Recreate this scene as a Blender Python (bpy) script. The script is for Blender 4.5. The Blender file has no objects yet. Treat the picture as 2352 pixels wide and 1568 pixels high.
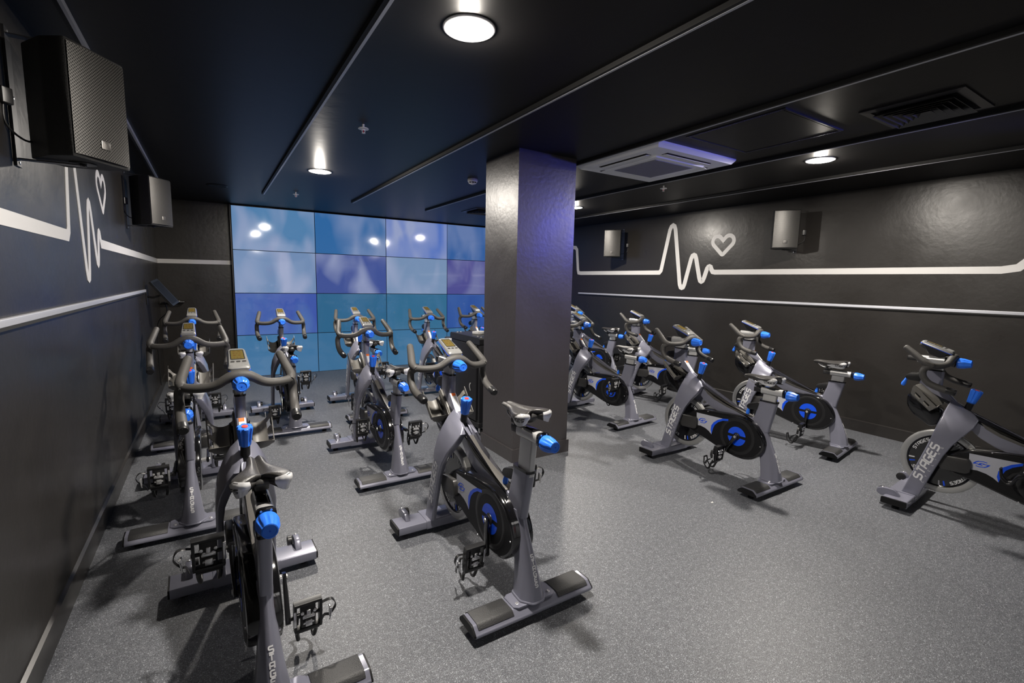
import bpy, bmesh, math, random
from mathutils import Vector, Matrix
random.seed(7)
C = bpy.context.scene.collection
sc = bpy.context.scene
PI = math.pi
H = 1.55            # eye height

# ------------------------------------------------------------------ camera
def make_camera():
    yaw, pitch, roll = 0.56212, 0.12331, 0.021276
    cy, sy, cp, sp = math.cos(yaw), math.sin(yaw), math.cos(pitch), math.sin(pitch)
    f = Vector((sy*cp, cy*cp, -sp)); r = Vector((cy, -sy, 0)); u = r.cross(f)
    r2 = math.cos(roll)*r + math.sin(roll)*u
    u2 = -math.sin(roll)*r + math.cos(roll)*u
    cam = bpy.data.cameras.new('camera'); co = bpy.data.objects.new('camera', cam); C.objects.link(co)
    m = Matrix((r2, u2, -f)).transposed().to_4x4(); m.translation = (0, 0, H)
    co.matrix_world = m
    cam.sensor_width = 36; cam.lens = 36*1097.0/2352; cam.clip_start = 0.05; cam.clip_end = 60
    sc.camera = co
make_camera()

# ------------------------------------------------------------------ world, exposure, lights
w = bpy.data.worlds.new('world'); sc.world = w; w.use_nodes = True
w.node_tree.nodes['Background'].inputs[0].default_value = (0.5, 0.55, 0.65, 1)
w.node_tree.nodes['Background'].inputs[1].default_value = 0.3
sc.view_settings.view_transform = 'Standard'; sc.view_settings.look = 'None'
sc.view_settings.gamma = 1; sc.view_settings.use_curve_mapping = False
sc.view_settings.exposure = 0.5
CEIL = 2.62
def area(name, loc, energy, size, color, rot=(0, 0, 0), shape='DISK', size_y=None, spread=PI):
    l = bpy.data.lights.new(name, 'AREA'); l.energy = energy; l.shape = shape; l.size = size
    if size_y: l.size_y = size_y
    l.color = color; l.spread = spread
    o = bpy.data.objects.new(name, l); C.objects.link(o); o.location = loc; o.rotation_euler = rot
    return o
LAMPS = [(0.986, 1.96), (0.989, 5.27), (4.37, 2.16), (4.42, 5.42)]
for i, (lx, ly) in enumerate(LAMPS):
    area('downlight_beam', (lx, ly, CEIL-0.016), 60, 0.15, (1.0, 0.93, 0.84))
for i, (lx, ly) in enumerate(LAMPS):
    p = bpy.data.lights.new('downlight_glow', 'POINT'); p.energy = 14; p.color = (1.0, 0.92, 0.82); p.shadow_soft_size = 0.03
    po = bpy.data.objects.new('downlight_glow', p); C.objects.link(po); po.location = (lx, ly, CEIL-0.030)
# blue stage lamp high on the right wall behind the camera, aimed at the pillar
bl = bpy.data.lights.new('blue_lamp_beam', 'SPOT'); bl.energy = 120; bl.color = (0.10, 0.12, 1.0)
bl.spot_size = 0.75; bl.spot_blend = 0.8; bl.shadow_soft_size = 0.06
blo = bpy.data.objects.new('blue_lamp_beam', bl); C.objects.link(blo); blo.location = (5.12, 0.20, 2.42)
blo.rotation_euler = (Vector((2.4, 3.35, 2.05))-Vector(blo.location)).to_track_quat('-Z', 'Y').to_euler()
# added light in the unseen hall behind the camera, for reflections and rear fill
area('added_hall_light', (2.6, -2.3, 2.85), 46, 6.0, (1.0, 0.97, 0.93), shape='RECTANGLE', size_y=1.4)

# ------------------------------------------------------------------ materials
def mat(name, col, rough=0.5, metal=0.0, **k):
    m = bpy.data.materials.new(name); m.use_nodes = True
    b = m.node_tree.nodes['Principled BSDF']
    b.inputs['Base Color'].default_value = (*col, 1); b.inputs['Roughness'].default_value = rough
    b.inputs['Metallic'].default_value = metal
    if 'coat' in k: b.inputs['Coat Weight'].default_value = k['coat']; b.inputs['Coat Roughness'].default_value = k.get('coat_r', 0.08)
    if 'spec' in k: b.inputs['Specular IOR Level'].default_value = k['spec']
    if 'emit' in k: b.inputs['Emission Color'].default_value = (*k['emit'], 1); b.inputs['Emission Strength'].default_value = k.get('es', 1)
    nt = m.node_tree
    if k.get('bump'):
        sc_, st = k['bump']
        tc = nt.nodes.new('ShaderNodeTexCoord'); n = nt.nodes.new('ShaderNodeTexNoise'); n.inputs['Scale'].default_value = sc_
        n.inputs['Detail'].default_value = 6
        bp = nt.nodes.new('ShaderNodeBump'); bp.inputs['Strength'].default_value = st; bp.inputs['Distance'].default_value = 0.01
        nt.links.new(tc.outputs['Object'], n.inputs['Vector']); nt.links.new(n.outputs['Fac'], bp.inputs['Height'])
        nt.links.new(bp.outputs['Normal'], b.inputs['Normal'])
    if k.get('mottle'):
        sc_, lo, hi = k['mottle']
        tc = nt.nodes.new('ShaderNodeTexCoord'); n = nt.nodes.new('ShaderNodeTexNoise'); n.inputs['Scale'].default_value = sc_
        n.inputs['Detail'].default_value = 5
        mr = nt.nodes.new('ShaderNodeMapRange'); mr.inputs['To Min'].default_value = lo; mr.inputs['To Max'].default_value = hi
        mr.inputs['From Min'].default_value = 0.3; mr.inputs['From Max'].default_value = 0.7
        nt.links.new(tc.outputs['Object'], n.inputs['Vector']); nt.links.new(n.outputs['Fac'], mr.inputs['Value'])
        nt.links.new(mr.outputs['Result'], b.inputs['Roughness'])
    return m
M = {}
M['wall'] = mat('black_satin_wall_paint', (0.0200, 0.0180, 0.0165), 0.40, spec=0.42, bump=(22, 0.12), mottle=(2.2, 0.27, 0.40))
M['ceil'] = mat('black_satin_ceiling_paint', (0.0085, 0.0082, 0.0085), 0.42, spec=0.16, bump=(9, 0.06))
M['pillar'] = mat('dark_brown_grey_pillar_paint', (0.045, 0.040, 0.042), 0.34, spec=0.7, bump=(30, 0.12), mottle=(3, 0.30, 0.40))
M['base'] = mat('black_skirting_paint', (0.022, 0.020, 0.019), 0.30)
M['decal'] = mat('silver_white_wall_vinyl', (0.62, 0.61, 0.60), 0.45)
M['channel'] = mat('aluminium_channel', (0.50, 0.51, 0.56), 0.45, 0.35)
M['channel_side'] = mat('black_channel_gap', (0.004, 0.004, 0.004), 0.7)
M['frame'] = mat('grey_metallic_paint', (0.215, 0.218, 0.275), 0.30, 0.22, coat=0.5, coat_r=0.12)
M['foot_pad'] = mat('grey_rubber_pad', (0.034, 0.034, 0.035), 0.5, bump=(220, 0.25))
M['guard'] = mat('sweat_guard_rubber', (0.095, 0.090, 0.083), 0.42)
M['blk'] = mat('black_plastic', (0.012, 0.012, 0.013), 0.38)
M['gloss'] = mat('gloss_black_plastic', (0.006, 0.006, 0.007), 0.10, coat=0.6)
M['matte'] = mat('matte_black_plastic', (0.006, 0.006, 0.007), 0.5, spec=0.3)
M['box'] = mat('charcoal_plastic', (0.035, 0.034, 0.034), 0.36)
M['blue'] = mat('blue_plastic', (0.028, 0.19, 0.90), 0.36)
M['blue_print'] = mat('blue_print', (0.008, 0.085, 0.80), 0.25)
M['red'] = mat('red_button', (0.75, 0.05, 0.03), 0.4)
M['alu'] = mat('brushed_aluminium', (0.58, 0.58, 0.58), 0.34, 0.55)
M['chrome'] = mat('chrome', (0.78, 0.78, 0.79), 0.22, 0.75)
M['rim'] = mat('machined_rim', (0.50, 0.50, 0.49), 0.36, 0.7)
M['foam'] = mat('grey_foam_grip', (0.058, 0.055, 0.052), 0.60, bump=(420, 0.12))
M['saddle'] = mat('saddle_cover', (0.032, 0.030, 0.029), 0.40, bump=(120, 0.12))
M['white'] = mat('pale_grey_plastic', (0.60, 0.60, 0.61), 0.32)
M['print_white'] = mat('white_print', (0.80, 0.80, 0.82), 0.35)
M['print_black'] = mat('black_print', (0.01, 0.01, 0.01), 0.4)
M['panel'] = mat('silver_decal', (0.46, 0.47, 0.53), 0.30)
M['holder'] = mat('grey_holder_plastic', (0.15, 0.143, 0.13), 0.42)
M['console'] = mat('silver_console_plastic', (0.26, 0.26, 0.255), 0.32, 0.3)
M['lcd'] = mat('amber_lcd', (0.11, 0.085, 0.025), 0.16)
M['orange'] = mat('orange_label', (0.85, 0.16, 0.01), 0.5)
M['label'] = mat('white_label', (0.72, 0.72, 0.70), 0.5)
M['spk'] = mat('textured_black_cabinet', (0.014, 0.014, 0.014), 0.55, bump=(420, 0.8))
M['badge'] = mat('badge_metal', (0.14, 0.135, 0.13), 0.32, 0.8)
M['ac'] = mat('white_ac_plastic', (0.80, 0.81, 0.84), 0.42)
M['ac_grille'] = mat('grey_ac_grille', (0.30, 0.30, 0.31), 0.55)
M['dark'] = mat('dark_cavity', (0.003, 0.003, 0.003), 0.9)
M['vent'] = mat('black_vent_metal', (0.020, 0.020, 0.022), 0.34, spec=0.7)
M['lamp'] = mat('lamp_diffuser', (1, 1, 1), 0.5, emit=(1.0, 0.96, 0.90), es=30)
M['bluelamp'] = mat('blue_lamp_lens', (0.02, 0.1, 1), 0.3, emit=(0.05, 0.25, 1.0), es=12)
M['plastic_white'] = mat('white_detector_plastic', (0.72, 0.72, 0.74), 0.4)
M['hall'] = mat('white_hall_paint', (0.75, 0.76, 0.78), 0.6)
M['hall_floor'] = mat('pale_hall_floor', (0.35, 0.34, 0.33), 0.35)
M['rack'] = mat('black_rack_metal', (0.012, 0.012, 0.014), 0.40)
M['cable_white'] = mat('pale_cable', (0.45, 0.45, 0.45), 0.4)
M['bag'] = mat('red_vinyl', (0.62, 0.02, 0.05), 0.35)
M['glass'] = mat('clear_glass', (1, 1, 1), 0.0)
M['glass'].node_tree.nodes['Principled BSDF'].inputs['Transmission Weight'].default_value = 1.0
M['glass'].node_tree.nodes['Principled BSDF'].inputs['IOR'].default_value = 1.1

def floor_mat():
    m = mat('speckled_grey_vinyl', (0.1, 0.1, 0.1), 0.5, spec=0.45); nt = m.node_tree; b = nt.nodes['Principled BSDF']; L = nt.links.new
    tc = nt.nodes.new('ShaderNodeTexCoord')
    def noise(s, d=2, r=0.5):
        n = nt.nodes.new('ShaderNodeTexNoise'); n.inputs['Scale'].default_value = s; n.inputs['Detail'].default_value = d
        n.inputs['Roughness'].default_value = r; L(tc.outputs['Object'], n.inputs['Vector']); return n
    def ramp(src, stops):
        r = nt.nodes.new('ShaderNodeValToRGB'); r.color_ramp.elements[0].position = stops[0][0]; r.color_ramp.elements[0].color = stops[0][1]
        r.color_ramp.elements[1].position = stops[1][0]; r.color_ramp.elements[1].color = stops[1][1]
        for p, c in stops[2:]:
            e = r.color_ramp.elements.new(p); e.color = c
        L(src, r.inputs['Fac']); return r
    g = lambda v, t=1.0: (v*0.95, v*0.99, v*1.10*t, 1)
    fine = ramp(noise(190, 4, 0.8).outputs['Fac'], [(0.34, g(0.035)), (0.49, g(0.100)), (0.62, g(0.22))])
    vo = nt.nodes.new('ShaderNodeTexVoronoi'); vo.inputs['Scale'].default_value = 210; L(tc.outputs['Object'], vo.inputs['Vector'])
    fl = ramp(vo.outputs['Distance'], [(0.20, (1, 1, 1, 1)), (0.34, (0, 0, 0, 1))])
    mask = ramp(noise(75, 1).outputs['Fac'], [(0.48, (0, 0, 0, 1)), (0.56, (1, 1, 1, 1))])
    mu = nt.nodes.new('ShaderNodeMath'); mu.operation = 'MULTIPLY'; L(fl.outputs['Color'], mu.inputs[0]); L(mask.outputs['Color'], mu.inputs[1])
    mx = nt.nodes.new('ShaderNodeMix'); mx.data_type = 'RGBA'; L(mu.outputs[0], mx.inputs['Factor'])
    L(fine.outputs['Color'], mx.inputs[6]); mx.inputs[7].default_value = (0.50, 0.53, 0.56, 1)
    big = ramp(noise(34, 5, 0.7).outputs['Fac'], [(0.34, (0.70, 0.71, 0.73, 1)), (0.66, (1.12, 1.12, 1.12, 1))])
    m2 = nt.nodes.new('ShaderNodeMix'); m2.data_type = 'RGBA'; m2.blend_type = 'MULTIPLY'; m2.inputs['Factor'].default_value = 1
    L(mx.outputs[2], m2.inputs[6]); L(big.outputs['Color'], m2.inputs[7]); L(m2.outputs[2], b.inputs['Base Color'])
    bp = nt.nodes.new('ShaderNodeBump'); bp.inputs['Strength'].default_value = 0.25; bp.inputs['Distance'].default_value = 0.002
    L(noise(120, 3).outputs['Fac'], bp.inputs['Height']); L(bp.outputs['Normal'], b.inputs['Normal'])
    return m
M['floor'] = floor_mat()

def grille_mat():   # perforated steel: hexagonal dots, dark holes
    m = mat('perforated_steel', (0.05, 0.05, 0.05), 0.36, 0.5); nt = m.node_tree; b = nt.nodes['Principled BSDF']; L = nt.links.new
    tc = nt.nodes.new('ShaderNodeTexCoord'); mp = nt.nodes.new('ShaderNodeMapping'); mp.inputs['Scale'].default_value = (0, 115, 115)
    mp.inputs['Rotation'].default_value = (PI/4, 0, 0)
    L(tc.outputs['Object'], mp.inputs['Vector'])
    vo = nt.nodes.new('ShaderNodeTexVoronoi'); vo.inputs['Scale'].default_value = 1; vo.inputs['Randomness'].default_value = 0
    L(mp.outputs['Vector'], vo.inputs['Vector'])
    r = nt.nodes.new('ShaderNodeValToRGB'); r.color_ramp.elements[0].position = 0.33; r.color_ramp.elements[0].color = (0.002, 0.002, 0.002, 1)
    r.color_ramp.elements[1].position = 0.40; r.color_ramp.elements[1].color = (0.085, 0.082, 0.078, 1)
    L(vo.outputs['Distance'], r.inputs['Fac']); L(r.outputs['Color'], b.inputs['Base Color'])
    bp = nt.nodes.new('ShaderNodeBump'); bp.inputs['Strength'].default_value = 0.6; bp.inputs['Distance'].default_value = 0.002
    L(r.outputs['Color'], bp.inputs['Height']); L(bp.outputs['Normal'], b.inputs['Normal'])
    return m
M['grille'] = grille_mat()

def screen_mat(i, col, painted_refl, cc):
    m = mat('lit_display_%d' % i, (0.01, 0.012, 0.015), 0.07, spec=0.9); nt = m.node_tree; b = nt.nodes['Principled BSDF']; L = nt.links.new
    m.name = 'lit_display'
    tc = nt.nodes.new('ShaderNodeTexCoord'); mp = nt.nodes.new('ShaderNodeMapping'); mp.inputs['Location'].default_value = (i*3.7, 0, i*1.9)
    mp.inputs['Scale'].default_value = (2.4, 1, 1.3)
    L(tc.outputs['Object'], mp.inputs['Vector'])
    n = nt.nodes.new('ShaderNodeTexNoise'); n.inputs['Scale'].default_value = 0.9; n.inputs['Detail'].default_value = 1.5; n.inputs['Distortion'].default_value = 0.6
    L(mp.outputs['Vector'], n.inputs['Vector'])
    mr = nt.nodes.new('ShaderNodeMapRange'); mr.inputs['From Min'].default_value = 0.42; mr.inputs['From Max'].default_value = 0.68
    mr.inputs['To Max'].default_value = painted_refl; L(n.outputs['Fac'], mr.inputs['Value'])  # soft blobs painted into the emission, imitating reflections in the glass
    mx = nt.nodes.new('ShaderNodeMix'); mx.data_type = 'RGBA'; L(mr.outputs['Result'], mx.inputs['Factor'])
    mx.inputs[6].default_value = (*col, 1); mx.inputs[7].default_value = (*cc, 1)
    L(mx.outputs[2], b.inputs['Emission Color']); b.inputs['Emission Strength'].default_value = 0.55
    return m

# ------------------------------------------------------------------ mesh helpers
def mesh_of(bm, name, materials, smooth=35, subsurf=0, solid=0):
    bmesh.ops.remove_doubles(bm, verts=bm.verts, dist=1e-6)
    bmesh.ops.recalc_face_normals(bm, faces=bm.faces)
    me = bpy.data.meshes.new(name); bm.to_mesh(me); bm.free()
    if not isinstance(materials, (list, tuple)): materials = [materials]
    for m in materials: me.materials.append(M[m] if isinstance(m, str) else m)
    if subsurf or solid:
        o = bpy.data.objects.new('tmp', me); C.objects.link(o)
        if solid:
            md = o.modifiers.new('s', 'SOLIDIFY'); md.thickness = solid; md.offset = 0
        if subsurf:
            md = o.modifiers.new('u', 'SUBSURF'); md.levels = subsurf
        dg = bpy.context.evaluated_depsgraph_get(); me2 = bpy.data.meshes.new_from_object(o.evaluated_get(dg))
        bpy.data.objects.remove(o); bpy.data.meshes.remove(me); me = me2; me.name = name
    if smooth:
        for p in me.polygons: p.use_smooth = True
        me.set_sharp_from_angle(angle=math.radians(smooth))
    return me
def round_poly(pts, r, seg=3):
    n = len(pts); out = []
    P = [Vector(p) for p in pts]
    for i in range(n):
        a, b, c = P[i-1], P[i], P[(i+1) % n]
        d1 = (a-b); d2 = (c-b); r1 = min(r, d1.length*0.45); r2 = min(r, d2.length*0.45)
        p1 = b+d1.normalized()*r1; p2 = b+d2.normalized()*r2
        for k in range(seg+1):
            t = k/seg; out.append((1-t)**2*p1+2*t*(1-t)*b+t*t*p2)
    return out
def ring_faces(bm, A, B):
    n = len(A)
    return [bm.faces.new((A[i], A[(i+1) % n], B[(i+1) % n], B[i])) for i in range(n)]
def loft(bm, rings, cap=True, mi=0):
    R = [[bm.verts.new(p) for p in r] for r in rings]; fs = []
    for a, b in zip(R[:-1], R[1:]): fs += ring_faces(bm, a, b)
    if cap: fs.append(bm.faces.new(R[0][::-1])); fs.append(bm.faces.new(R[-1]))
    for f in fs: f.material_index = mi
    return fs
def prism(bm, yz, x0, x1, r=0.0, bev=0.0, seg=3, mi=0):
    """polygon in the YZ plane extruded along X, rounded corners, edge bevel by inset"""
    p = round_poly([(0, y, z) for y, z in yz], r, seg) if r > 0 else [Vector((0, y, z)) for y, z in yz]
    q = [Vector(v) for v in p]
    if bev > 0:
        # inset by moving towards neighbours' normal
        n = len(p); ar = sum(p[i].y*p[(i+1) % n].z-p[(i+1) % n].y*p[i].z for i in range(n)); s = 1 if ar > 0 else -1
        q = []
        for i in range(n):
            d = (p[(i+1) % n]-p[i-1]); d.normalize()
            nn = Vector((0, -d.z, d.y))*s
            q.append(p[i]+nn*bev)
        sg = 1 if x1 > x0 else -1
        rings = [[v+Vector((x0, 0, 0)) for v in q], [v+Vector((x0+sg*bev*0.3, 0, 0))+(w_-v)*0.7 for v, w_ in zip(q, p)], [v+Vector((x0+sg*bev, 0, 0)) for v in p],
                 [v+Vector((x1-sg*bev, 0, 0)) for v in p], [v+Vector((x1-sg*bev*0.3, 0, 0))+(w_-v)*0.7 for v, w_ in zip(q, p)], [v+Vector((x1, 0, 0)) for v in q]]
    else:
        rings = [[v+Vector((x0, 0, 0)) for v in p], [v+Vector((x1, 0, 0)) for v in p]]
    return loft(bm, rings, mi=mi)
def box(bm, lo, hi, bev=0.0, mi=0):
    x0, y0, z0 = lo; x1, y1, z1 = hi
    if bev > 0: return prism(bm, [(y0, z0), (y1, z0), (y1, z1), (y0, z1)], x0, x1, r=bev, bev=bev, seg=2, mi=mi)
    return prism(bm, [(y0, z0), (y1, z0), (y1, z1), (y0, z1)], x0, x1, mi=mi)
def catmull(P, sub=5):
    P = [Vector(p) for p in P]; out = []
    for i in range(len(P)-1):
        a = P[max(i-1, 0)]; b = P[i]; c = P[i+1]; d = P[min(i+2, len(P)-1)]
        for k in range(sub):
            t = k/sub
            out.append(0.5*((2*b)+(c-a)*t+(2*a-5*b+4*c-d)*t*t+(3*b-a-3*c+d)*t**3))
    out.append(P[-1]); return out
def sweep(bm, path, rad, n=12, cap='flat', smooth=0, flat=1.0, mi=0):
    P = [Vector(p) for p in path]
    if smooth:
        if isinstance(rad, (list, tuple)):
            rr = []
            for i in range(len(rad)-1):
                rr += [rad[i]+(rad[i+1]-rad[i])*k/smooth for k in range(smooth)]
            rad = rr+[rad[-1]]
        P = catmull(P, smooth)
    R = rad if isinstance(rad, (list, tuple)) else [rad]*len(P)
    t0 = (P[1]-P[0]).normalized(); up = Vector((0, 0, 1)) if abs(t0.z) < 0.9 else Vector((0, 1, 0))
    u = t0.cross(up).normalized(); rings = []
    for i, p in enumerate(P):
        t = (P[min(i+1, len(P)-1)]-P[max(i-1, 0)]).normalized()
        u = (u-t*u.dot(t)).normalized(); v = t.cross(u)
        if cap == 'round' and i == 0:
            for f in (0.35, 0.75): rings.append([p-t*R[i]*0.8*(1-f)+(math.cos(a)*u+math.sin(a)*v*flat)*R[i]*math.sqrt(1-(1-f)**2) for a in [2*PI*k/n for k in range(n)]])
        rings.append([p+(math.cos(a)*u+math.sin(a)*v*flat)*R[i] for a in [2*PI*k/n for k in range(n)]])
        if cap == 'round' and i == len(P)-1:
            for f in (0.75, 0.35): rings.append([p+t*R[i]*0.8*(1-f)+(math.cos(a)*u+math.sin(a)*v*flat)*R[i]*math.sqrt(1-(1-f)**2) for a in [2*PI*k/n for k in range(n)]])
    return loft(bm, rings, mi=mi)
def lathe(bm, prof, origin, axis, n=24, notch=None, mi=0, x_ref=None):
    """prof: (distance along axis, radius); notch: (count, depth, i0, i1)"""
    o = Vector(origin); t = Vector(axis).normalized(); ref = Vector(x_ref) if x_ref else (Vector((0, 0, 1)) if abs(t.z) < 0.9 else Vector((0, 1, 0)))
    u = t.cross(ref).normalized(); v = t.cross(u); rings = []
    for i, (d, r) in enumerate(prof):
        rg = []
        for k in range(n):
            a = 2*PI*k/n; rr = r
            if notch and notch[2] <= i <= notch[3]:
                ph = (a*notch[0]/(2*PI)) % 1.0
                if ph < 0.3: rr = r*(1-notch[1])
            rg.append(o+t*d+(math.cos(a)*u+math.sin(a)*v)*max(rr, 1e-4))
        rings.append(rg)
    return loft(bm, rings, mi=mi)
GLY = {
 'S': [[(.8, 1), (.12, 1), (0, .88), (0, .62), (.12, .5), (.68, .5), (.8, .38), (.8, .12), (.68, 0), (0, 0)]],
 'T': [[(0, 1), (.8, 1)], [(.4, 1), (.4, 0)]],
 'A': [[(0, 0), (0, .85), (.15, 1), (.8, 1), (.8, 0)], [(0, .42), (.8, .42)]],
 'G': [[(.8, 1), (.15, 1), (0, .85), (0, .15), (.15, 0), (.8, 0), (.8, .48), (.42, .48)]],
 'E': [[(.8, 1), (.15, 1), (0, .85), (0, .15), (.15, 0), (.8, 0)], [(0, .5), (.7, .5)]],
 'C': [[(.8, 1), (.2, 1), (0, .8), (0, .2), (.2, 0), (.8, 0)]],
 'Y': [[(0, 1), (.4, .5), (.8, 1)], [(.4, .5), (.4, 0)]],
 'L': [[(0, 1), (0, 0), (.8, 0)]], 'I': [[(.4, 1), (.4, 0)]], 'N': [[(0, 0), (0, 1), (.8, 0), (.8, 1)]],
 # the swirl emblem: two hooked strokes round a small C
 '@': [[(.86, .93), (.62, 1.0), (.30, .92), (.14, .74), (.0, .42), (.34, .42), (.38, .30)], [(.14, .07), (.38, 0), (.70, .08), (.86, .26), (1.0, .58), (.66, .58), (.62, .70)], [(.58, .60), (.50, .64), (.41, .58), (.41, .42), (.50, .36), (.58, .40)]],
 '|': [[(.2, 0), (.2, 1)]],
}
def stroke(pts, th):
    out = []; P = [Vector((x, y)) for x, y in pts]; n = len(P); L = []; R = []
    for i in range(n):
        d1 = (P[i]-P[i-1]).normalized() if i > 0 else None; d2 = (P[i+1]-P[i]).normalized() if i < n-1 else None
        d1 = d1 or d2; d2 = d2 or d1
        n1 = Vector((-d1.y, d1.x)); n2 = Vector((-d2.y, d2.x)); m_ = (n1+n2)
        if m_.length < 1e-3: m_ = n1
        m_.normalize(); k = th/2/max(m_.dot(n1), 0.4)
        e = Vector((0, 0))
        L.append(P[i]+m_*k); R.append(P[i]-m_*k)
    return [(L[i], R[i], R[i+1], L[i+1]) for i in range(n-1)]
def lettering(bm, text, f, size, th=0.2, adv=1.12, shear=0.0, stack=False, mi=0):
    """f(u,v) -> 3D point; letters of height size"""
    for k, ch in enumerate(text):
        if ch == ' ': continue
        for pl in GLY[ch]:
            for q in stroke(pl, th):
                vs = []
                for p in q:
                    x, y = p.x, p.y
                    if stack: u, v = (x-0.4+(y-.5)*shear)*size, (-k*adv*1.25+y)*size
                    else: u, v = (k*adv+x+y*shear)*size, y*size
                    vs.append(bm.verts.new(f(u, v)))
                try: bm.faces.new(vs).material_index = mi
                except ValueError: pass
def flat_poly(bm, pts, mi=0):
    f = bm.faces.new([bm.verts.new(p) for p in pts]); f.material_index = mi; return f
def link(name, me, parent=None, loc=None, rot=None):
    o = bpy.data.objects.new(name, me); C.objects.link(o)
    if parent is not None: o.parent = parent
    if loc: o.location = loc
    if rot: o.rotation_euler = rot
    return o
def thing(name, label, cat, loc=(0, 0, 0), rotz=0, group=None):
    o = link(name, None, loc=loc, rot=(0, 0, rotz)); o.empty_display_size = 0.1
    o['label'] = label; o['category'] = cat
    if group: o['group'] = group
    return o
def tag(o, label, cat, group=None):
    o['label'] = label; o['category'] = cat
    if group: o['group'] = group
    return o
def part(name, fn, material, parent, loc=None, rot=None, **k):
    bm = bmesh.new(); fn(bm); return link(name, mesh_of(bm, name, material, **k), parent, loc, rot)
def struct(name, fn, material, **k):
    o = part(name, fn, material, None, **k); o['kind'] = 'structure'; return o

# ------------------------------------------------------------------ room shell
XL, XR, YB, YF = -0.63, 5.98, -1.0, 8.49
struct('floor', lambda b: box(b, (XL-0.1, YB-0.0, -0.1), (XR+0.1, YF+0.1, 0.0)), 'floor', smooth=0)
struct('ceiling', lambda b: (box(b, (XL-0.1, YB-0.1, CEIL), (XR+0.1, YF+0.1, CEIL+0.1))), 'ceil', smooth=0)
struct('wall_left', lambda b: box(b, (XL-0.1, YB-0.1, 0), (XL, YF+0.1, CEIL)), 'wall', smooth=0)
struct('wall_right', lambda b: box(b, (XR, YB-0.1, 0), (XR+0.1, YF+0.1, CEIL)), 'wall', smooth=0)
struct('wall_front', lambda b: box(b, (XL, YF, 0), (XR, YF+0.1, CEIL)), 'wall', smooth=0)
# glazed front and hall, unseen, added for the display reflections: piers, lintel and panes
struct('wall_back', lambda b: (box(b, (XL, YB-0.12, 0), (0.35, YB, CEIL)), box(b, (2.95, YB-0.12, 0), (3.95, YB, CEIL)),
                               box(b, (5.45, YB-0.12, 0), (XR, YB, CEIL)), box(b, (0.35, YB-0.12, 2.35), (2.95, YB, CEIL)), box(b, (3.95, YB-0.12, 2.35), (5.45, YB, CEIL))), 'wall', smooth=0)
def glazed(name, x0, x1):
    w_ = struct(name, lambda b: [box(b, (x, YB-0.09, 0), (x+0.05, YB-0.03, 2.35)) for x in (x0, (x0+x1)/2, x1-0.05)]+[box(b, (x0, YB-0.09, 2.30), (x1, YB-0.03, 2.35)), box(b, (x0, YB-0.09, 0), (x1, YB-0.03, 0.06))], 'blk', smooth=0)
    for xa, xb in ((x0+0.05, (x0+x1)/2), ((x0+x1)/2+0.05, x1-0.05)):
        part('pane', lambda b: box(b, (xa, YB-0.065, 0.06), (xb, YB-0.057, 2.30)), 'glass', w_, smooth=0)
glazed('window_1', 0.35, 2.95); glazed('window_2', 3.95, 5.45)
struct('wall_hall', lambda b: box(b, (-2.6, -3.9, 0), (8.0, -3.8, 3.0)), 'hall', smooth=0)
struct('floor_hall', lambda b: box(b, (-2.6, -3.9, -0.1), (8.0, YB, 0.0)), 'hall_floor', smooth=0)
struct('ceiling_hall', lambda b: box(b, (-2.6, -3.9, 3.0), (8.0, YB-0.1, 3.1)), 'hall', smooth=0)
# skirting
struct('baseboard_left', lambda b: prism(b, [(XL, 0), (XL+0.014, 0), (XL+0.014, 0.118), (XL, 0.126)], 0, 1) and [setattr(v, 'co', Vector((v.co.y, YB+v.co.x*(YF-0.01-YB), v.co.z))) for v in b.verts], 'base', smooth=0)
struct('baseboard_right', lambda b: prism(b, [(XR, 0), (XR-0.014, 0), (XR-0.014, 0.118), (XR, 0.126)], 0, 1) and [setattr(v, 'co', Vector((v.co.y, YB+v.co.x*(YF-0.01-YB), v.co.z))) for v in b.verts], 'base', smooth=0)
struct('baseboard_front', lambda b: box(b, (XL+0.014, YF-0.014, 0), (0.25, YF, 0.12)), 'base', smooth=0)
# pillar
pl = struct('wall_pillar', lambda b: box(b, (2.145, 3.357, 0), (2.735, 3.90, CEIL)), 'pillar', smooth=0)
def pb(b):
    for lo, hi in (((2.13, 3.342), (2.75, 3.357)), ((2.13, 3.357), (2.145, 3.915)), ((2.735, 3.357), (2.75, 3.915)), ((2.145, 3.90), (2.735, 3.915))):
        box(b, (*lo, 0.0), (*hi, 0.115))
part('skirting', pb, 'pillar', pl, smooth=0)

# ------------------------------------------------------------------ ceiling and wall channels
def channel(name, lo, hi, label, vertical=False):
    t = thing(name, label, 'metal trim', loc=((lo[0]+hi[0])/2, (lo[1]+hi[1])/2, hi[2]), group='aluminium channels on the ceiling' if not vertical else 'aluminium rails on the side walls')
    ox, oy, oz = t.location
    L_ = lambda p: (p[0]-ox, p[1]-oy, p[2]-oz)
    if not vertical:
        part('channel_body', lambda b: box(b, L_(lo), L_((hi[0]-0.014, hi[1], hi[2]))), 'channel_side', t, smooth=0)
        part('channel_face', lambda b: box(b, L_((hi[0]-0.014, lo[1], lo[2]-0.002)), L_(hi)), 'channel', t, smooth=0)
    else:
        part('channel_face', lambda b: box(b, L_(lo), L_(hi), 0.003), 'channel', t)
        s = 1 if lo[0] > 2 else -1
        xi = lo[0] if s > 0 else hi[0]
        part('channel_body', lambda b: box(b, L_((min(xi, xi+s*0.012), lo[1]+0.01, lo[2]-0.012)), L_((max(xi, xi+s*0.012), hi[1]-0.01, lo[2]))), 'channel_side', t, smooth=0)
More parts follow.
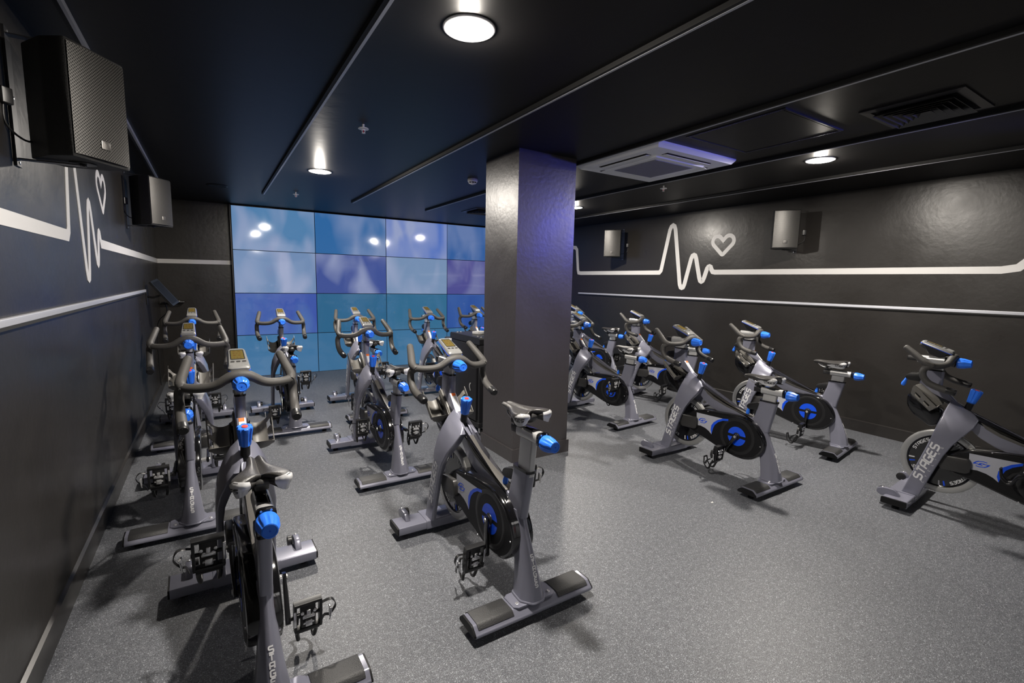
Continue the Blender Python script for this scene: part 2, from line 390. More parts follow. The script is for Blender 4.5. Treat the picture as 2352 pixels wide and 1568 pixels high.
for x, ya, yb, lb in ((-0.45, -0.95, 6.98, 'leftmost silver ceiling channel, passing over the two left wall speakers'),
                      (0.625, -0.95, 7.02, 'silver ceiling channel left of the nearest round downlight'),
                      (1.725, -0.95, 6.98, 'silver ceiling channel running between the nearest downlight and the pillar'),
                      (2.83, -0.95, 7.02, 'silver ceiling channel along the left edge of the white air conditioner'),
                      (3.99, -0.95, 7.0, 'silver ceiling channel between the air conditioner and the right downlight'),
                      (5.08, -0.95, 7.0, 'rightmost silver ceiling channel, nearest the right wall')):
    channel('ceiling_channel', (x-0.02, ya, CEIL-0.024), (x+0.012, yb, CEIL), lb)
channel('wall_rail', (XL, -0.95, 1.358), (XL+0.022, 6.65, 1.386), 'silver horizontal rail on the left wall under the white pulse line', True)
channel('wall_rail', (XR-0.022, -0.95, 1.358), (XR, 7.12, 1.386), 'silver horizontal rail on the right wall under the white pulse line', True)

# ------------------------------------------------------------------ pulse line and hearts on the walls
def ribbon(bm, pts, wd, plane, closed=False):
    """flat rounded ribbon along 2D pts (along, z) at wall; plane(a, z, d)"""
    P = [Vector(p) for p in pts]; n = len(P); L = []; R = []
    for i in range(n):
        a = P[i-1] if (i > 0 or closed) else None; c = P[(i+1) % n] if (i < n-1 or closed) else None
        d1 = (P[i]-a).normalized() if a is not None else (c-P[i]).normalized(); d2 = (c-P[i]).normalized() if c is not None else d1
        n1 = Vector((-d1.y, d1.x)); n2 = Vector((-d2.y, d2.x)); m_ = (n1+n2).normalized(); k = wd/2/max(m_.dot(n1), 0.45)
        L.append(P[i]+m_*k); R.append(P[i]-m_*k)
    T = 0.0025
    rings = [[plane(l.x, l.y, 0), plane(l.x, l.y, T), plane(r.x, r.y, T), plane(r.x, r.y, 0)] for l, r in zip(L, R)]
    V = [[bm.verts.new(p) for p in rg] for rg in rings]
    rng = range(n if closed else n-1)
    for i in rng: ring_faces(bm, V[i], V[(i+1) % n])
    if not closed: bm.faces.new(V[0][::-1]); bm.faces.new(V[-1])
def fillet(pts, r, seg=7):
    P = [Vector(p) for p in pts]; out = [P[0]]
    for i in range(1, len(P)-1):
        a, b, c = P[i-1], P[i], P[i+1]; d1 = a-b; d2 = c-b; ang = d1.angle(d2); t = min(r/max(math.tan(ang/2), 1e-3), d1.length*0.48, d2.length*0.48)
        p1 = b+d1.normalized()*t; p2 = b+d2.normalized()*t
        for k in range(seg+1):
            q = k/seg; out.append((1-q)**2*p1+2*q*(1-q)*b+q*q*p2)
    out.append(P[-1]); return out
def decal(name, pts, wd, plane, label, cat, closed=False, group=None):
    bm = bmesh.new(); ribbon(bm, pts, wd, plane, closed)
    o = link(name, mesh_of(bm, name, 'decal', smooth=0)); return tag(o, label, cat, group)
def hump(cx, zt, zb0, zb1, w0, w1, wt=0.035):   # rounded top arc
    return [(cx-wt+0.0, zt-wt*0.9), (cx-wt*0.7, zt-wt*0.25), (cx, zt), (cx+wt*0.7, zt-wt*0.25), (cx+wt, zt-wt*0.9)]
def pulse(s, y0, flip=False):
    """pulse shape; a runs along the wall, increasing in the writing direction"""
    r = []
    r += [(0.0, 0), (0.155-0.03, 0.0), (0.155, 0.03)]
    r += [(0.275, 0.60), (0.297, 0.645), (0.325, 0.660), (0.353, 0.645), (0.372, 0.60)]
    r += [(0.500, -0.165), (0.518, -0.205), (0.540, -0.213), (0.562, -0.205), (0.580, -0.165)]
    r += [(0.665, 0.185), (0.683, 0.222), (0.706, 0.232), (0.729, 0.222), (0.745, 0.185)]
    r += [(0.815, -0.075), (0.830, -0.112), (0.850, -0.122), (0.870, -0.112), (0.888, -0.075)]
    r += [(0.925, 0.045), (0.942, 0.068), (0.960, 0.074), (0.978, 0.066), (0.992, 0.035), (1.012, 0.006), (1.045, 0.0)]
    return [(y0+s*x, 1.737+z) for x, z in r]
KR, KL = XR/5.6, XL/-0.6
planeR = lambda a, z, d: Vector((XR-0.0005-d, a*KR, 1.55+(z-1.55)*KR))
planeL = lambda a, z, d: Vector((XL+0.0005+d, a*KL, 1.55+(z-1.55)*KL))
# right wall, written from far (left in the picture) to near
ptsR = [(7.30, 2.20), (6.87, 2.20), (6.80, 2.19), (6.765, 2.15), (6.72, 1.80), (6.70, 1.745), (6.64, 1.737)]+pulse(-1, 4.99)+[(1.25, 1.737), (1.15, 1.755), (1.09, 1.82), (1.03, 2.05), (0.93, 2.36), (0.86, 2.36), (0.72, 1.60), (0.64, 1.60), (0.5, 1.737), (-0.9, 1.737)]
decal('pulse_line_decal', ptsR, 0.062, planeR, 'white heartbeat pulse line drawn along the right wall above the rail', 'wall graphic', group='white pulse lines on the side walls')
ptsL = [(-0.9, 1.737), (1.0, 1.737)]+pulse(1, 3.145)
ptsL = ptsL[:-1]+[(8.08, 1.737)]
decal('pulse_line_decal', ptsL, 0.058, planeL, 'white heartbeat pulse line drawn along the left wall behind the speakers', 'wall graphic', group='white pulse lines on the side walls')
decal('corner_line_decal', [(XL+0.004, 1.746), (0.29, 1.755)], 0.060, lambda a, z, d: Vector((a, YF-0.0005-d, z)), 'short white line on the far wall between the left corner and the display wall', 'wall graphic')
def heart(cy, cz, w_, s):
    c, R_, t0 = 0.083, 0.067, 0.036
    right = [(c+R_*math.cos(math.radians(135-180*k/14)), R_*math.sin(math.radians(135-180*k/14))) for k in range(15)]
    bot = [(0.012, -0.164), (0.0, -0.168), (-0.012, -0.164)]
    pts = [(0.0, 0.011)]+right+bot+[(-x, z) for x, z in right[::-1]]
    return [(cy+s*x*w_/0.30, cz+0.05+z*w_/0.30) for x, z in pts]
decal('heart_decal', heart(3.855, 2.08, 0.30, -1), 0.05, planeR, 'white heart outline on the right wall beside the tall pulse peak', 'wall graphic', True)
decal('heart_decal', heart(4.31, 2.09, 0.30, 1), 0.045, planeL, 'white heart outline on the left wall between the two left speakers', 'wall graphic', True)

# ------------------------------------------------------------------ display wall
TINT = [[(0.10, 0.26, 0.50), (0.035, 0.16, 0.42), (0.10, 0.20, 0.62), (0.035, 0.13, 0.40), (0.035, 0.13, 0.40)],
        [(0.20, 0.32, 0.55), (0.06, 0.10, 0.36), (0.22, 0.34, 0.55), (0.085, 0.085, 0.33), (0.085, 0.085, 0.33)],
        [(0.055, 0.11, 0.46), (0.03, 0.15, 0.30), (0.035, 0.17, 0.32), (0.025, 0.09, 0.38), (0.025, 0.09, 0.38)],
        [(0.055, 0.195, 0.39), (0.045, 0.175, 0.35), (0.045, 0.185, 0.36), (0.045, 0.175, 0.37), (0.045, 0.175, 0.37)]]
PAINTED_REFL = [[0.75, 0.5, 0.8, 0.3, 0.3], [0.9, 0.8, 0.8, 0.3, 0.3], [0.45, 0.2, 0.2, 0.2, 0.2], [0.15]*5]  # how strongly imitated reflections are mixed into each panel's emission
ROWN = ['top', 'second', 'third', 'bottom']; COLN = ['leftmost', 'second', 'third', 'fourth', 'rightmost']
def display_meshes():
    bm = bmesh.new(); box(bm, (-0.5805, 0.006, -0.3245), (0.5805, 0.10, 0.3245)); hb = mesh_of(bm, 'housing', 'dark', smooth=0)
    return hb
hb = display_meshes()
k = 0
for r in range(4):
    for c in range(5):
        cx = 0.303+1.1640*(c+0.5); cz = 2.600-0.6500*(r+0.5)
        t = thing('display_panel', '%s display of the %s row of the blue video wall' % (COLN[c], ROWN[r]), 'display', (cx, 8.38, cz), group='displays of the video wall')
        link('housing', hb, t)
        m = screen_mat(k, TINT[r][c], PAINTED_REFL[r][c], (0.42, 0.48, 0.70) if r < 2 else (0.12, 0.26, 0.52))
        sx, sz = random.uniform(-.004, .004), random.uniform(-.004, .004)
        def scr(b):   # glass front, a hair convex, each panel seated a little differently
            N = 8; V = [[b.verts.new(((i/N-0.5)*1.1545, 0.0-0.005*(1-(2*i/N-1)**2)*(1-(2*j/N-1)**2)+sx*(i/N-.5)+sz*(j/N-.5)*0.6, (j/N-0.5)*0.6405)) for j in range(N+1)] for i in range(N+1)]
            for i in range(N):
                for j in range(N): b.faces.new((V[i][j], V[i+1][j], V[i+1][j+1], V[i][j+1]))
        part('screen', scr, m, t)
        k += 1
struct('trim_1', lambda b: box(b, (0.285, 8.383, 0.0), (0.299, YF, 2.612)), 'blk', smooth=0)

# ------------------------------------------------------------------ ceiling fixtures
def downlight(x, y, label, lit=True, z=CEIL):
    t = thing('downlight', label, 'ceiling light', (x, y, z), group='round ceiling downlights')
    part('trim_ring', lambda b: lathe(b, [(0.0, 0.112), (0.004, 0.112), (0.007, 0.107), (0.007, 0.098), (-0.001, 0.097)], (0, 0, 0), (0, 0, -1), 40), 'ceil' if not lit else 'plastic_white', t)
    part('diffuser', lambda b: lathe(b, [(0.0015, 0.0), (0.0015, 0.097), (0.007, 0.092), (0.010, 0.05), (0.011, 0.0)], (0, 0, 0), (0, 0, -1), 40), 'lamp' if lit else 'dark', t)
for (x, y), lb in zip(LAMPS, ('nearest lit downlight, large and bright at the top of the picture', 'lit downlight on the left side near the display wall',
                              'lit downlight on the right beside the access hatch', 'lit downlight half hidden behind the right edge of the pillar')):
    downlight(x, y, lb)
downlight(0.12, 6.86, 'unlit dark downlight near the far left corner', False)
def sprinkler(x, y, label, z=CEIL):
    t = thing('sprinkler', label, 'sprinkler', (x, y, z), group='white ceiling sprinklers')
    part('collar', lambda b: lathe(b, [(0.0, 0.008), (0.026, 0.008), (0.027, 0.035), (0.032, 0.036), (0.034, 0.010), (0.040, 0.008)], (0, 0, 0), (0, 0, -1), 20), 'plastic_white', t)
    part('frame', lambda b: (sweep(b, [(0.009, 0, -0.036), (0.011, 0, -0.048), (0.003, 0, -0.058)], 0.0018, 6), sweep(b, [(-0.009, 0, -0.036), (-0.011, 0, -0.048), (-0.003, 0, -0.058)], 0.0018, 6)), 'plastic_white', t)
    part('bulb', lambda b: sweep(b, [(0, 0, -0.040), (0, 0, -0.056)], 0.0022, 8), 'bag', t)
    part('deflector', lambda b: lathe(b, [(0.057, 0.004), (0.058, 0.013), (0.060, 0.013), (0.061, 0.003)], (0, 0, 0), (0, 0, -1), 20), 'plastic_white', t)
sprinkler(0.955, 3.52, 'white sprinkler in the ceiling between the two left downlights')
sprinkler(0.965, 6.72, 'white sprinkler near the top left of the display wall')
sprinkler(4.20, 3.66, 'white sprinkler in the ceiling in front of the right wall')
t = thing('smoke_detector', 'round white smoke detector on the ceiling left of the pillar', 'smoke detector', (2.39, 4.64, CEIL))
part('base', lambda b: lathe(b, [(0, 0.052), (0.004, 0.054), (0.028, 0.052), (0.034, 0.046)], (0, 0, 0), (0, 0, -1), 28), 'plastic_white', t)
part('sensor_slots', lambda b: lathe(b, [(0.034, 0.040), (0.046, 0.036)], (0, 0, 0), (0, 0, -1), 28), 'dark', t)
def ribs(b):
    for k in range(8):
        a = 2*PI*k/8; u = Vector((math.cos(a), math.sin(a), 0)); sweep(b, [u*0.044+Vector((0, 0, -0.033)), u*0.037+Vector((0, 0, -0.047))], 0.003, 6)
    lathe(b, [(0.045, 0.039), (0.050, 0.034), (0.060, 0.006), (0.061, 0.0)], (0, 0, 0), (0, 0, -1), 28)
part('cap', ribs, 'plastic_white', t)

# air conditioning cassette
t = thing('air_conditioner', 'white square ceiling cassette air conditioner beside the pillar', 'air conditioner', (3.335, 3.035, CEIL))
W = 0.475
def frus(b, w0, z0, w1, z1, mi=0): loft(b, [[(-w0, -w0, z0), (w0, -w0, z0), (w0, w0, z0), (-w0, w0, z0)], [(-w1, -w1, z1), (w1, -w1, z1), (w1, w1, z1), (-w1, w1, z1)]], mi=mi)
def acb(b):
    # frame ring with a square opening, built as four mitred rails
    o0, o1, i1 = W, W-0.025, 0.255
    rings = [(o0, 0.0), (o0, -0.012), (o1, -0.042), (i1, -0.048), (i1, -0.005)]
    V = [[b.verts.new((sx*w_, sy*w_, z)) for sx, sy in ((-1, -1), (1, -1), (1, 1), (-1, 1))] for w_, z in rings]
    for a, c in zip(V, V[1:]+V[:1]): ring_faces(b, a, c)
part('frame', acb, 'ac', t, smooth=0)
for a in range(4):
    rz = a*PI/2
    part('outlet', lambda b: box(b, (-0.27, 0.325, -0.0475), (0.27, 0.385, -0.040)), 'dark', t, rot=(0, 0, rz), smooth=0)
    part('louvre', lambda b: prism(b, [(0.322, -0.044), (0.326, -0.0475), (0.376, -0.056), (0.374, -0.052)], -0.265, 0.265), 'ac', t, rot=(0, 0, rz), smooth=0)
g = part('intake_grille', lambda b: frus(b, 0.300, -0.046, 0.290, -0.060), 'ac', t, smooth=0)
part('intake_mesh', lambda b: box(b, (-0.235, -0.235, -0.0615), (0.235, 0.235, -0.0595)), 'ac_grille', g, smooth=0)
def slats(b):
    for k in range(44):
        y = -0.232+k*0.0108; box(b, (-0.235, y, -0.0635), (0.235, y+0.004, -0.0612))
o = part('intake_slats', slats, 'ac_grille', g, smooth=0); o['kind'] = 'stuff'
# access hatch
t = thing('access_hatch', 'black access hatch with a beaded frame in the ceiling', 'access hatch', (3.32, 2.045, CEIL))
def hatch(b):
    for lo, hi in (((-0.36, -0.355), (0.36, -0.335)), ((-0.36, 0.335), (0.36, 0.355)), ((-0.36, -0.335), (-0.34, 0.335)), ((0.34, -0.335), (0.36, 0.335))): box(b, (*lo, -0.004), (*hi, 0))
part('frame', hatch, 'vent', t, smooth=0)
part('door', lambda b: box(b, (-0.333, -0.328, -0.003), (0.333, 0.328, 0)), 'ceil', t, smooth=0)
def beads(b):
    for s in (-1, 1):
        for k in range(60):
            v = -0.34+k*0.0115
            box(b, (s*0.35-0.006, v, -0.0065), (s*0.35+0.006, v+0.006, -0.004)); box(b, (v, s*0.345-0.006, -0.0065), (v+0.006, s*0.345+0.006, -0.004))
o = part('perforated_edge', beads, 'vent', t, smooth=0); o['kind'] = 'stuff'
# diffuser vents
def vent(x, y, w_, label, z=CEIL):
    t = thing('ceiling_vent', label, 'vent', (x, y, z), group='black square ceiling vents')
    def fr(b):
        rings = [(w_, 0.0), (w_, -0.008), (w_-0.045, -0.012), (w_-0.05, 0.0)]
        V = [[b.verts.new((sx*q, sy*q, zz)) for sx, sy in ((-1, -1), (1, -1), (1, 1), (-1, 1))] for q, zz in rings]
        for a, c in zip(V, V[1:]): ring_faces(b, a, c)
    part('frame', fr, 'vent', t, smooth=0)
    part('cavity', lambda b: box(b, (-w_+0.05, -w_+0.05, -0.003), (w_-0.05, w_-0.05, -0.001)), 'dark', t, smooth=0)
    for k in range(5):
        q = (w_-0.055)*(1-k*0.19)
        def lv(b, q=q):
            V = [[b.verts.new((sx*c, sy*c, zz)) for sx, sy in ((-1, -1), (1, -1), (1, 1), (-1, 1))] for c, zz in ((q-0.002, -0.034), (q-0.030, -0.004), (q-0.028, -0.004), (q, -0.034))]
            for a, c in zip(V, V[1:]+V[:1]): ring_faces(b, a, c)
        part('louvre', lv, 'vent', t, smooth=0)
vent(3.63, 1.235, 0.245, 'black square ceiling vent near the upper right of the picture')
vent(3.58, 6.60, 0.245, 'black square ceiling vent showing just left of the pillar top')

# ------------------------------------------------------------------ wall speakers
def spk_meshes():
    d = {}
    def cab(b):
        pl_ = [(-0.0, -0.135), (0.0, 0.135), (-0.10, 0.135), (-0.235, 0.075), (-0.235, -0.075), (-0.10, -0.135)]
        bot = [(x, y, -0.215) for x, y in pl_]; top = [(x, y, 0.215) for x, y in pl_]
        rb = round_poly(bot, 0.008, 2); rt = round_poly(top, 0.008, 2)
        cb = [Vector((p.x*0.985-0.002, p.y*0.985, -0.219)) for p in rb]; ct = [Vector((p.x*0.985-0.002, p.y*0.985, 0.219)) for p in rt]
        loft(b, [cb, rb, rt, ct])
    bm = bmesh.new(); cab(bm); d['cabinet'] = mesh_of(bm, 'cabinet', 'spk')
    bm = bmesh.new(); N = 10
    V = [[bm.verts.new((0.004+0.010*(1-(2*i/N-1)**2), (i/N-.5)*0.258, z)) for i in range(N+1)] for z in (-0.207, 0.207)]
    for i in range(N): bm.faces.new((V[0][i], V[0][i+1], V[1][i+1], V[1][i]))
    bmesh.ops.solidify(bm, geom=bm.faces[:], thickness=0.004)
    d['grille'] = mesh_of(bm, 'grille', 'grille')
    bm = bmesh.new(); box(bm, (0.010, -0.022, -0.165), (0.0175, 0.022, -0.130), 0.002); d['badge'] = mesh_of(bm, 'badge', 'badge')
    bm = bmesh.new(); box(bm, (0.0176, -0.019, -0.154), (0.0186, 0.019, -0.150)); d['stripe'] = mesh_of(bm, 'badge_lettering', 'print_white', smooth=0)
    for z, nm in ((-0.219, 'pivot_low'), (0.219, 'pivot_top')):
        bm = bmesh.new(); lathe(bm, [(0, 0.045), (0.004, 0.045), (0.005, 0.012), (0.014, 0.012), (0.015, 0.0)], (-0.09, 0, z), (0, 0, 1 if z > 0 else -1), 20)
        d[nm] = mesh_of(bm, 'pivot_plate', 'blk')
    return d
SPK = spk_meshes()
def speaker(P, yaw, wallx, label, zc=2.225):
    """P: front face centre; yaw of the front normal"""
    t = thing('wall_speaker', label, 'speaker', (P[0], P[1], zc), yaw, 'black wall speakers')
    cab = link('cabinet', SPK['cabinet'], t)
    gr = link('grille', SPK['grille'], t); bd = link('badge', SPK['badge'], gr); link('pivot_plate', SPK['pivot_low'], t); link('pivot_plate', SPK['pivot_top'], t)
    inv = Matrix.Translation((P[0], P[1], zc)) @ Matrix.Rotation(yaw, 4, 'Z'); inv = inv.inverted()
    s = 1 if wallx > 2 else -1
    pv = Vector(P[:2]).to_3d()+Vector((math.cos(yaw), math.sin(yaw), 0))*-0.09
    def br(b):
        for z in (zc-0.232, zc+0.232):
            pts = [pv+Vector((0, -0.02, z)), pv+Vector((0, 0.02, z)), Vector((wallx-s*0.006, pv.y+0.02, z)), Vector((wallx-s*0.006, pv.y-0.02, z))]
            loft(b, [[inv @ p for p in pts], [inv @ (p+Vector((0, 0, 0.004))) for p in pts]])
        q = [(wallx-s*0.0, pv.y-0.03), (wallx-s*0.0, pv.y+0.03), (wallx-s*0.008, pv.y+0.03), (wallx-s*0.008, pv.y-0.03)]
        loft(b, [[inv @ Vector((x, y, zc-0.26)) for x, y in q], [inv @ Vector((x, y, zc+0.26)) for x, y in q]])
    br_ = part('bracket', br, 'vent', t, smooth=0)
    def screws(b):
        for z in (-0.245, 0.0, 0.245): lathe(b, [(0, 0.006), (0.003, 0.006), (0.004, 0.0)], inv @ Vector((wallx-s*0.008, pv.y, zc+z)), inv.to_3x3() @ Vector((-s, 0, 0)), 10)
    part('screws', screws, 'chrome', br_)
    a0 = inv @ Vector((wallx-s*0.004, pv.y-0.10, zc-0.02)); a3 = Vector((-0.233, 0, -0.10))
    cb = part('cable', lambda b: sweep(b, [a0, a0+Vector((0.0, 0, -0.10)), (a0+a3)/2+Vector((0, 0, -0.10)), a3], 0.004, 8, smooth=6), 'blk', t)
    part('socket', lambda b: box(b, a0-Vector((0.02, 0.02, 0.03)), a0+Vector((0.02, 0.02, 0.03)), 0.004), 'blk', t)
def spk_from_corner(x, y, dx, dy):   # corner of the front face, direction along the face
    c = (x+dx*0.135, y+dy*0.135); return c
yl = math.atan2(-0.56, 0.83)
speaker(spk_from_corner(-0.43, 2.56, 0.56, 0.83), yl, XL, 'large near black speaker on the left wall, upper left corner of the picture')
speaker(spk_from_corner(-0.433, 5.55, 0.56, 0.83), yl, XL, 'smaller black speaker farther along the left wall, near the heart outline')
speaker((5.66, 5.94), math.atan2(-0.66, -0.75), XR, 'black speaker on the right wall left of the pulse peak')
speaker((5.66, 3.10), math.atan2(-0.62, -0.79), XR, 'black speaker on the right wall right of the heart outline')

# blue stage lamp that tints the pillar
t = thing('stage_lamp', 'small black lamp with a blue lens high at the right wall behind the camera', 'lamp', (5.2, 0.10, 2.46))
part('housing', lambda b: lathe(b, [(-0.10, 0.03), (-0.09, 0.05), (0.05, 0.055), (0.055, 0.05)], (0, 0, 0), (-0.6, 0.78, -0.1), 24), 'blk', t)
part('lens', lambda b: lathe(b, [(0.050, 0.0), (0.052, 0.046), (0.053, 0.0)], (0, 0, 0), (-0.6, 0.78, -0.1), 24), 'bluelamp', t)
part('yoke', lambda b: sweep(b, [(0, 0, 0.02), (0, 0, 0.16)], 0.008, 8), 'blk', t)

# ------------------------------------------------------------------ the bike, built once in local axes (y forward, origin under the rear foot)
SPEC = []      # (name, mesh, parent index or None, group)
def bp(name, fn, material, parent=None, group='fixed', **k):
    bm = bmesh.new(); fn(bm); SPEC.append((name, mesh_of(bm, name, material, **k), parent, group)); return len(SPEC)-1
def xring(pts, r=0.01, seg=2): return round_poly(pts, r, seg)

# rear stabiliser
def rf(b):
    prism(b, [(0.0, 0.034), (0.0, 0.048), (0.034, 0.078), (0.120, 0.078), (0.150, 0.052), (0.150, 0.034)], -0.325, 0.325, r=0.008, bev=0.0)
    # base plate under the post
    pts = [(-0.115, 0.036), (-0.095, 0.022), (0.095, 0.022), (0.115, 0.036), (0.115, 0.118), (0.095, 0.132), (-0.095, 0.132), (-0.115, 0.118)]
    loft(b, [[(x, y, 0.076) for x, y in pts], [(x, y, 0.083) for x, y in pts]])
i = bp('rear_foot', rf, 'frame')
for s in (-1, 1):
    bp('end_cap', lambda b: prism(b, [(0.003, 0.036), (0.003, 0.048), (0.035, 0.0755), (0.119, 0.0755), (0.147, 0.052), (0.147, 0.036)], s*0.325, s*0.333, r=0.008), 'matte', i)
    bp('foot_pad', lambda b: prism(b, [(0.008, 0.060), (0.031, 0.0820), (0.123, 0.0820), (0.146, 0.062), (0.135, 0.060), (0.030, 0.060)], s*0.125, s*0.308, r=0.010, bev=0.003), 'foot_pad', i)
    bp('levelling_foot', lambda b: lathe(b, [(0, 0.022), (0.012, 0.022), (0.014, 0.008), (0.036, 0.008)], (s*0.27, 0.075, 0.0), (0, 0, 1), 16), 'matte', i)
    bp('bolt', lambda b: lathe(b, [(0, 0.009), (0.003, 0.009), (0.004, 0.006), (0.007, 0.006), (0.007, 0)], (s*0.088, 0.05, 0.083), (0, 0, 1), 12), 'chrome', i)
# front stabiliser
i = bp('front_foot', lambda b: (prism(b, [(0.965, 0.034), (0.965, 0.083), (1.105, 0.083), (1.118, 0.070), (1.118, 0.034)], -0.325, 0.325, r=0.008),
                                prism(b, [(0.962, 0.031), (0.962, 0.087), (1.121, 0.087), (1.121, 0.031)], -0.150, 0.150, r=0.008)), 'frame')
for s in (-1, 1):
    bp('end_cap', lambda b: prism(b, [(0.968, 0.037), (0.968, 0.080), (1.115, 0.080), (1.115, 0.037)], s*0.325, s*0.333, r=0.008), 'matte', i)
    bp('wheel_bracket', lambda b: prism(b, [(1.02, 0.080), (1.06, 0.125), (1.125, 0.125), (1.160, 0.110), (1.165, 0.080), (1.140, 0.062), (1.10, 0.065)], s*0.232, s*0.262, r=0.016, bev=0.004), 'frame', i)
    bp('transport_wheel', lambda b: lathe(b, [(0, 0.020), (0.003, 0.029), (0.022, 0.029), (0.025, 0.020)], (s*0.205 if s > 0 else -0.230, 1.137, 0.088), (1, 0, 0), 20), 'blk', i)
    bp('levelling_foot', lambda b: lathe(b, [(0, 0.022), (0.012, 0.022), (0.014, 0.008), (0.036, 0.008)], (s*0.27, 1.04, 0.0), (0, 0, 1), 16), 'matte', i)
    bp('bolt', lambda b: lathe(b, [(0, 0.008), (0.004, 0.006), (0.006, 0)], (s*0.248, 1.130, 0.122), (0, 0, 1), 10), 'chrome', i)
# rear post: flared, faceted
def post_y(z):
    T = [(0.083, 0.006, 0.143, 0.066), (0.13, 0.014, 0.152, 0.057), (0.19, 0.030, 0.163, 0.047), (0.26, 0.056, 0.178, 0.038), (0.34, 0.092, 0.195, 0.031), (0.41, 0.124, 0.214, 0.028), (0.47, 0.142, 0.232, 0.027)]
    for a, c in zip(T[:-1], T[1:]):
        if z <= c[0]:
            f = (z-a[0])/(c[0]-a[0]); return [a[j]+(c[j]-a[j])*f for j in range(4)]
    return list(T[-1])
def rp(b):
    rings = []
    for z in (0.083, 0.13, 0.19, 0.26, 0.34, 0.41, 0.47):
        _, r, f, h = post_y(z); m = r+(f-r)*0.35
        rings.append(round_poly([(-h*0.42, r, z), (h*0.42, r, z), (h, m, z), (h*0.9, f-0.01, z), (h*0.5, f, z), (-h*0.5, f, z), (-h*0.9, f-0.01, z), (-h, m, z)], 0.010, 2))
    loft(b, rings)
    sweep(b, [(p.x*1.03, (p.y-0.07)*1.03+0.07, 0.086) for p in rings[0]]+[(rings[0][0].x*1.03, (rings[0][0].y-0.07)*1.03+0.07, 0.086)], 0.005, 6)
i = bp('rear_post', rp, 'frame')
def pt_(u, v):
    z = 0.270+v; zz = max(0.10, z); return Vector((u, post_y(zz)[1]-0.0012, z))
bp('lettering', lambda b: lettering(b, 'STAGES', pt_, 0.0180, 0.28, adv=1.04, stack=True), 'print_white', i, smooth=0)
# seat tube
def st(b):
    rings = []
    for z, r, f in ((0.44, 0.128, 0.268), (0.50, 0.118, 0.262), (0.56, 0.104, 0.242), (0.62, 0.092, 0.226), (0.68, 0.080, 0.212)):
        t_ = (z-0.68)*0.0
        rings.append(round_poly([(-0.023, r, z), (0.023, r, z), (0.023, f, z+0.0), (-0.023, f, z+0.0)], 0.018, 4))
    loft(b, rings)
i = bp('seat_tube', st, 'frame')
bp('collar', lambda b: loft(b, [round_poly([(-0.0265, 0.077, z), (0.0265, 0.077, z), (0.0265, 0.216, z), (-0.0265, 0.216, z)], 0.020, 4) for z in (0.676, 0.688)]), 'gloss', i)
# seat height lever
i = bp('lever_housing', lambda b: prism(b, [(0.205, 0.655), (0.225, 0.660), (0.300, 0.635), (0.318, 0.612), (0.310, 0.595), (0.285, 0.590), (0.215, 0.600)], -0.019, 0.019, r=0.010, bev=0.004), 'blk')
bp('lever', lambda b: sweep(b, [(0, 0.302, 0.610), (0, 0.306, 0.585), (0, 0.310, 0.560), (0, 0.312, 0.548)], [0.007, 0.010, 0.015, 0.013], 12, 'round'), 'blue', i)
# main beam
BEAM = [(0.985, 0.905), (0.925, 0.885), (0.86, 0.812), (0.800, 0.748), (0.70, 0.672), (0.60, 0.618), (0.48, 0.578), (0.36, 0.548), (0.25, 0.528), (0.215, 0.505), (0.24, 0.462), (0.36, 0.470), (0.50, 0.490), (0.61, 0.520), (0.70, 0.570), (0.78, 0.648), (0.84, 0.715), (0.90, 0.780), (0.975, 0.815), (1.03, 0.845)]
i = bp('main_beam', lambda b: prism(b, BEAM, -0.0225, 0.0225, r=0.012, bev=0.010), 'frame')
bp('sweat_guard', lambda b: prism(b, [(0.705, 0.683), (0.60, 0.626), (0.48, 0.585), (0.36, 0.555), (0.27, 0.538), (0.262, 0.530), (0.36, 0.541), (0.48, 0.563), (0.60, 0.599), (0.675, 0.638)], -0.0252, 0.0252, r=0.006, bev=0.003), 'guard', i)
def strip_on(y0, z0, y1, z1, w_, off=0.0015):
    d = Vector((0, y1-y0, z1-z0)).normalized(); nrm = Vector((0, -d.z, d.y)); nrm = nrm if nrm.z > 0 else -nrm
    a = Vector((0, y0, z0))+nrm*off; c = Vector((0, y1, z1))+nrm*off; x = Vector((w_/2, 0, 0))
    return [a-x, a+x, c+x, c-x]
bp('warning_label', lambda b: flat_poly(b, strip_on(0.908, 0.866, 0.838, 0.788, 0.024)), 'label', i, smooth=0)
bp('warning_label', lambda b: flat_poly(b, strip_on(0.921, 0.8805, 0.9085, 0.8665, 0.024)), 'orange', i, smooth=0)
# head tube and handlebar post
i = bp('head_tube', lambda b: loft(b, [round_poly([(-0.022, r, z), (0.022, r, z), (0.022, f, z), (-0.022, f, z)], 0.018, 4) for z, r, f in ((0.800, 0.905, 1.03), (0.86, 0.922, 1.05), (0.93, 0.921, 1.047), (0.990, 0.920, 1.043))]), 'frame')
bp('collar', lambda b: loft(b, [round_poly([(-0.025, 0.917, z), (0.025, 0.917, z), (0.025, 1.046, z), (-0.025, 1.046, z)], 0.020, 4) for z in (0.986, 0.996)]), 'gloss', i)
i = bp('lever_housing', lambda b: prism(b, [(1.035, 0.925), (1.045, 0.965), (1.110, 0.950), (1.135, 0.925), (1.130, 0.905), (1.105, 0.897), (1.045, 0.895)], -0.019, 0.019, r=0.010, bev=0.004), 'blk')
bp('lever', lambda b: sweep(b, [(0, 1.125, 0.915), (0, 1.133, 0.890), (0, 1.141, 0.866), (0, 1.144, 0.856)], [0.007, 0.010, 0.015, 0.013], 12, 'round'), 'blue', i)
bp('handlebar_post', lambda b: loft(b, [round_poly([(-0.016, 0.926, z), (0.016, 0.926, z), (0.016, 1.036, z), (-0.016, 1.036, z)], 0.013, 3) for z in (0.93, 1.045)]), 'alu', None, 'bar')
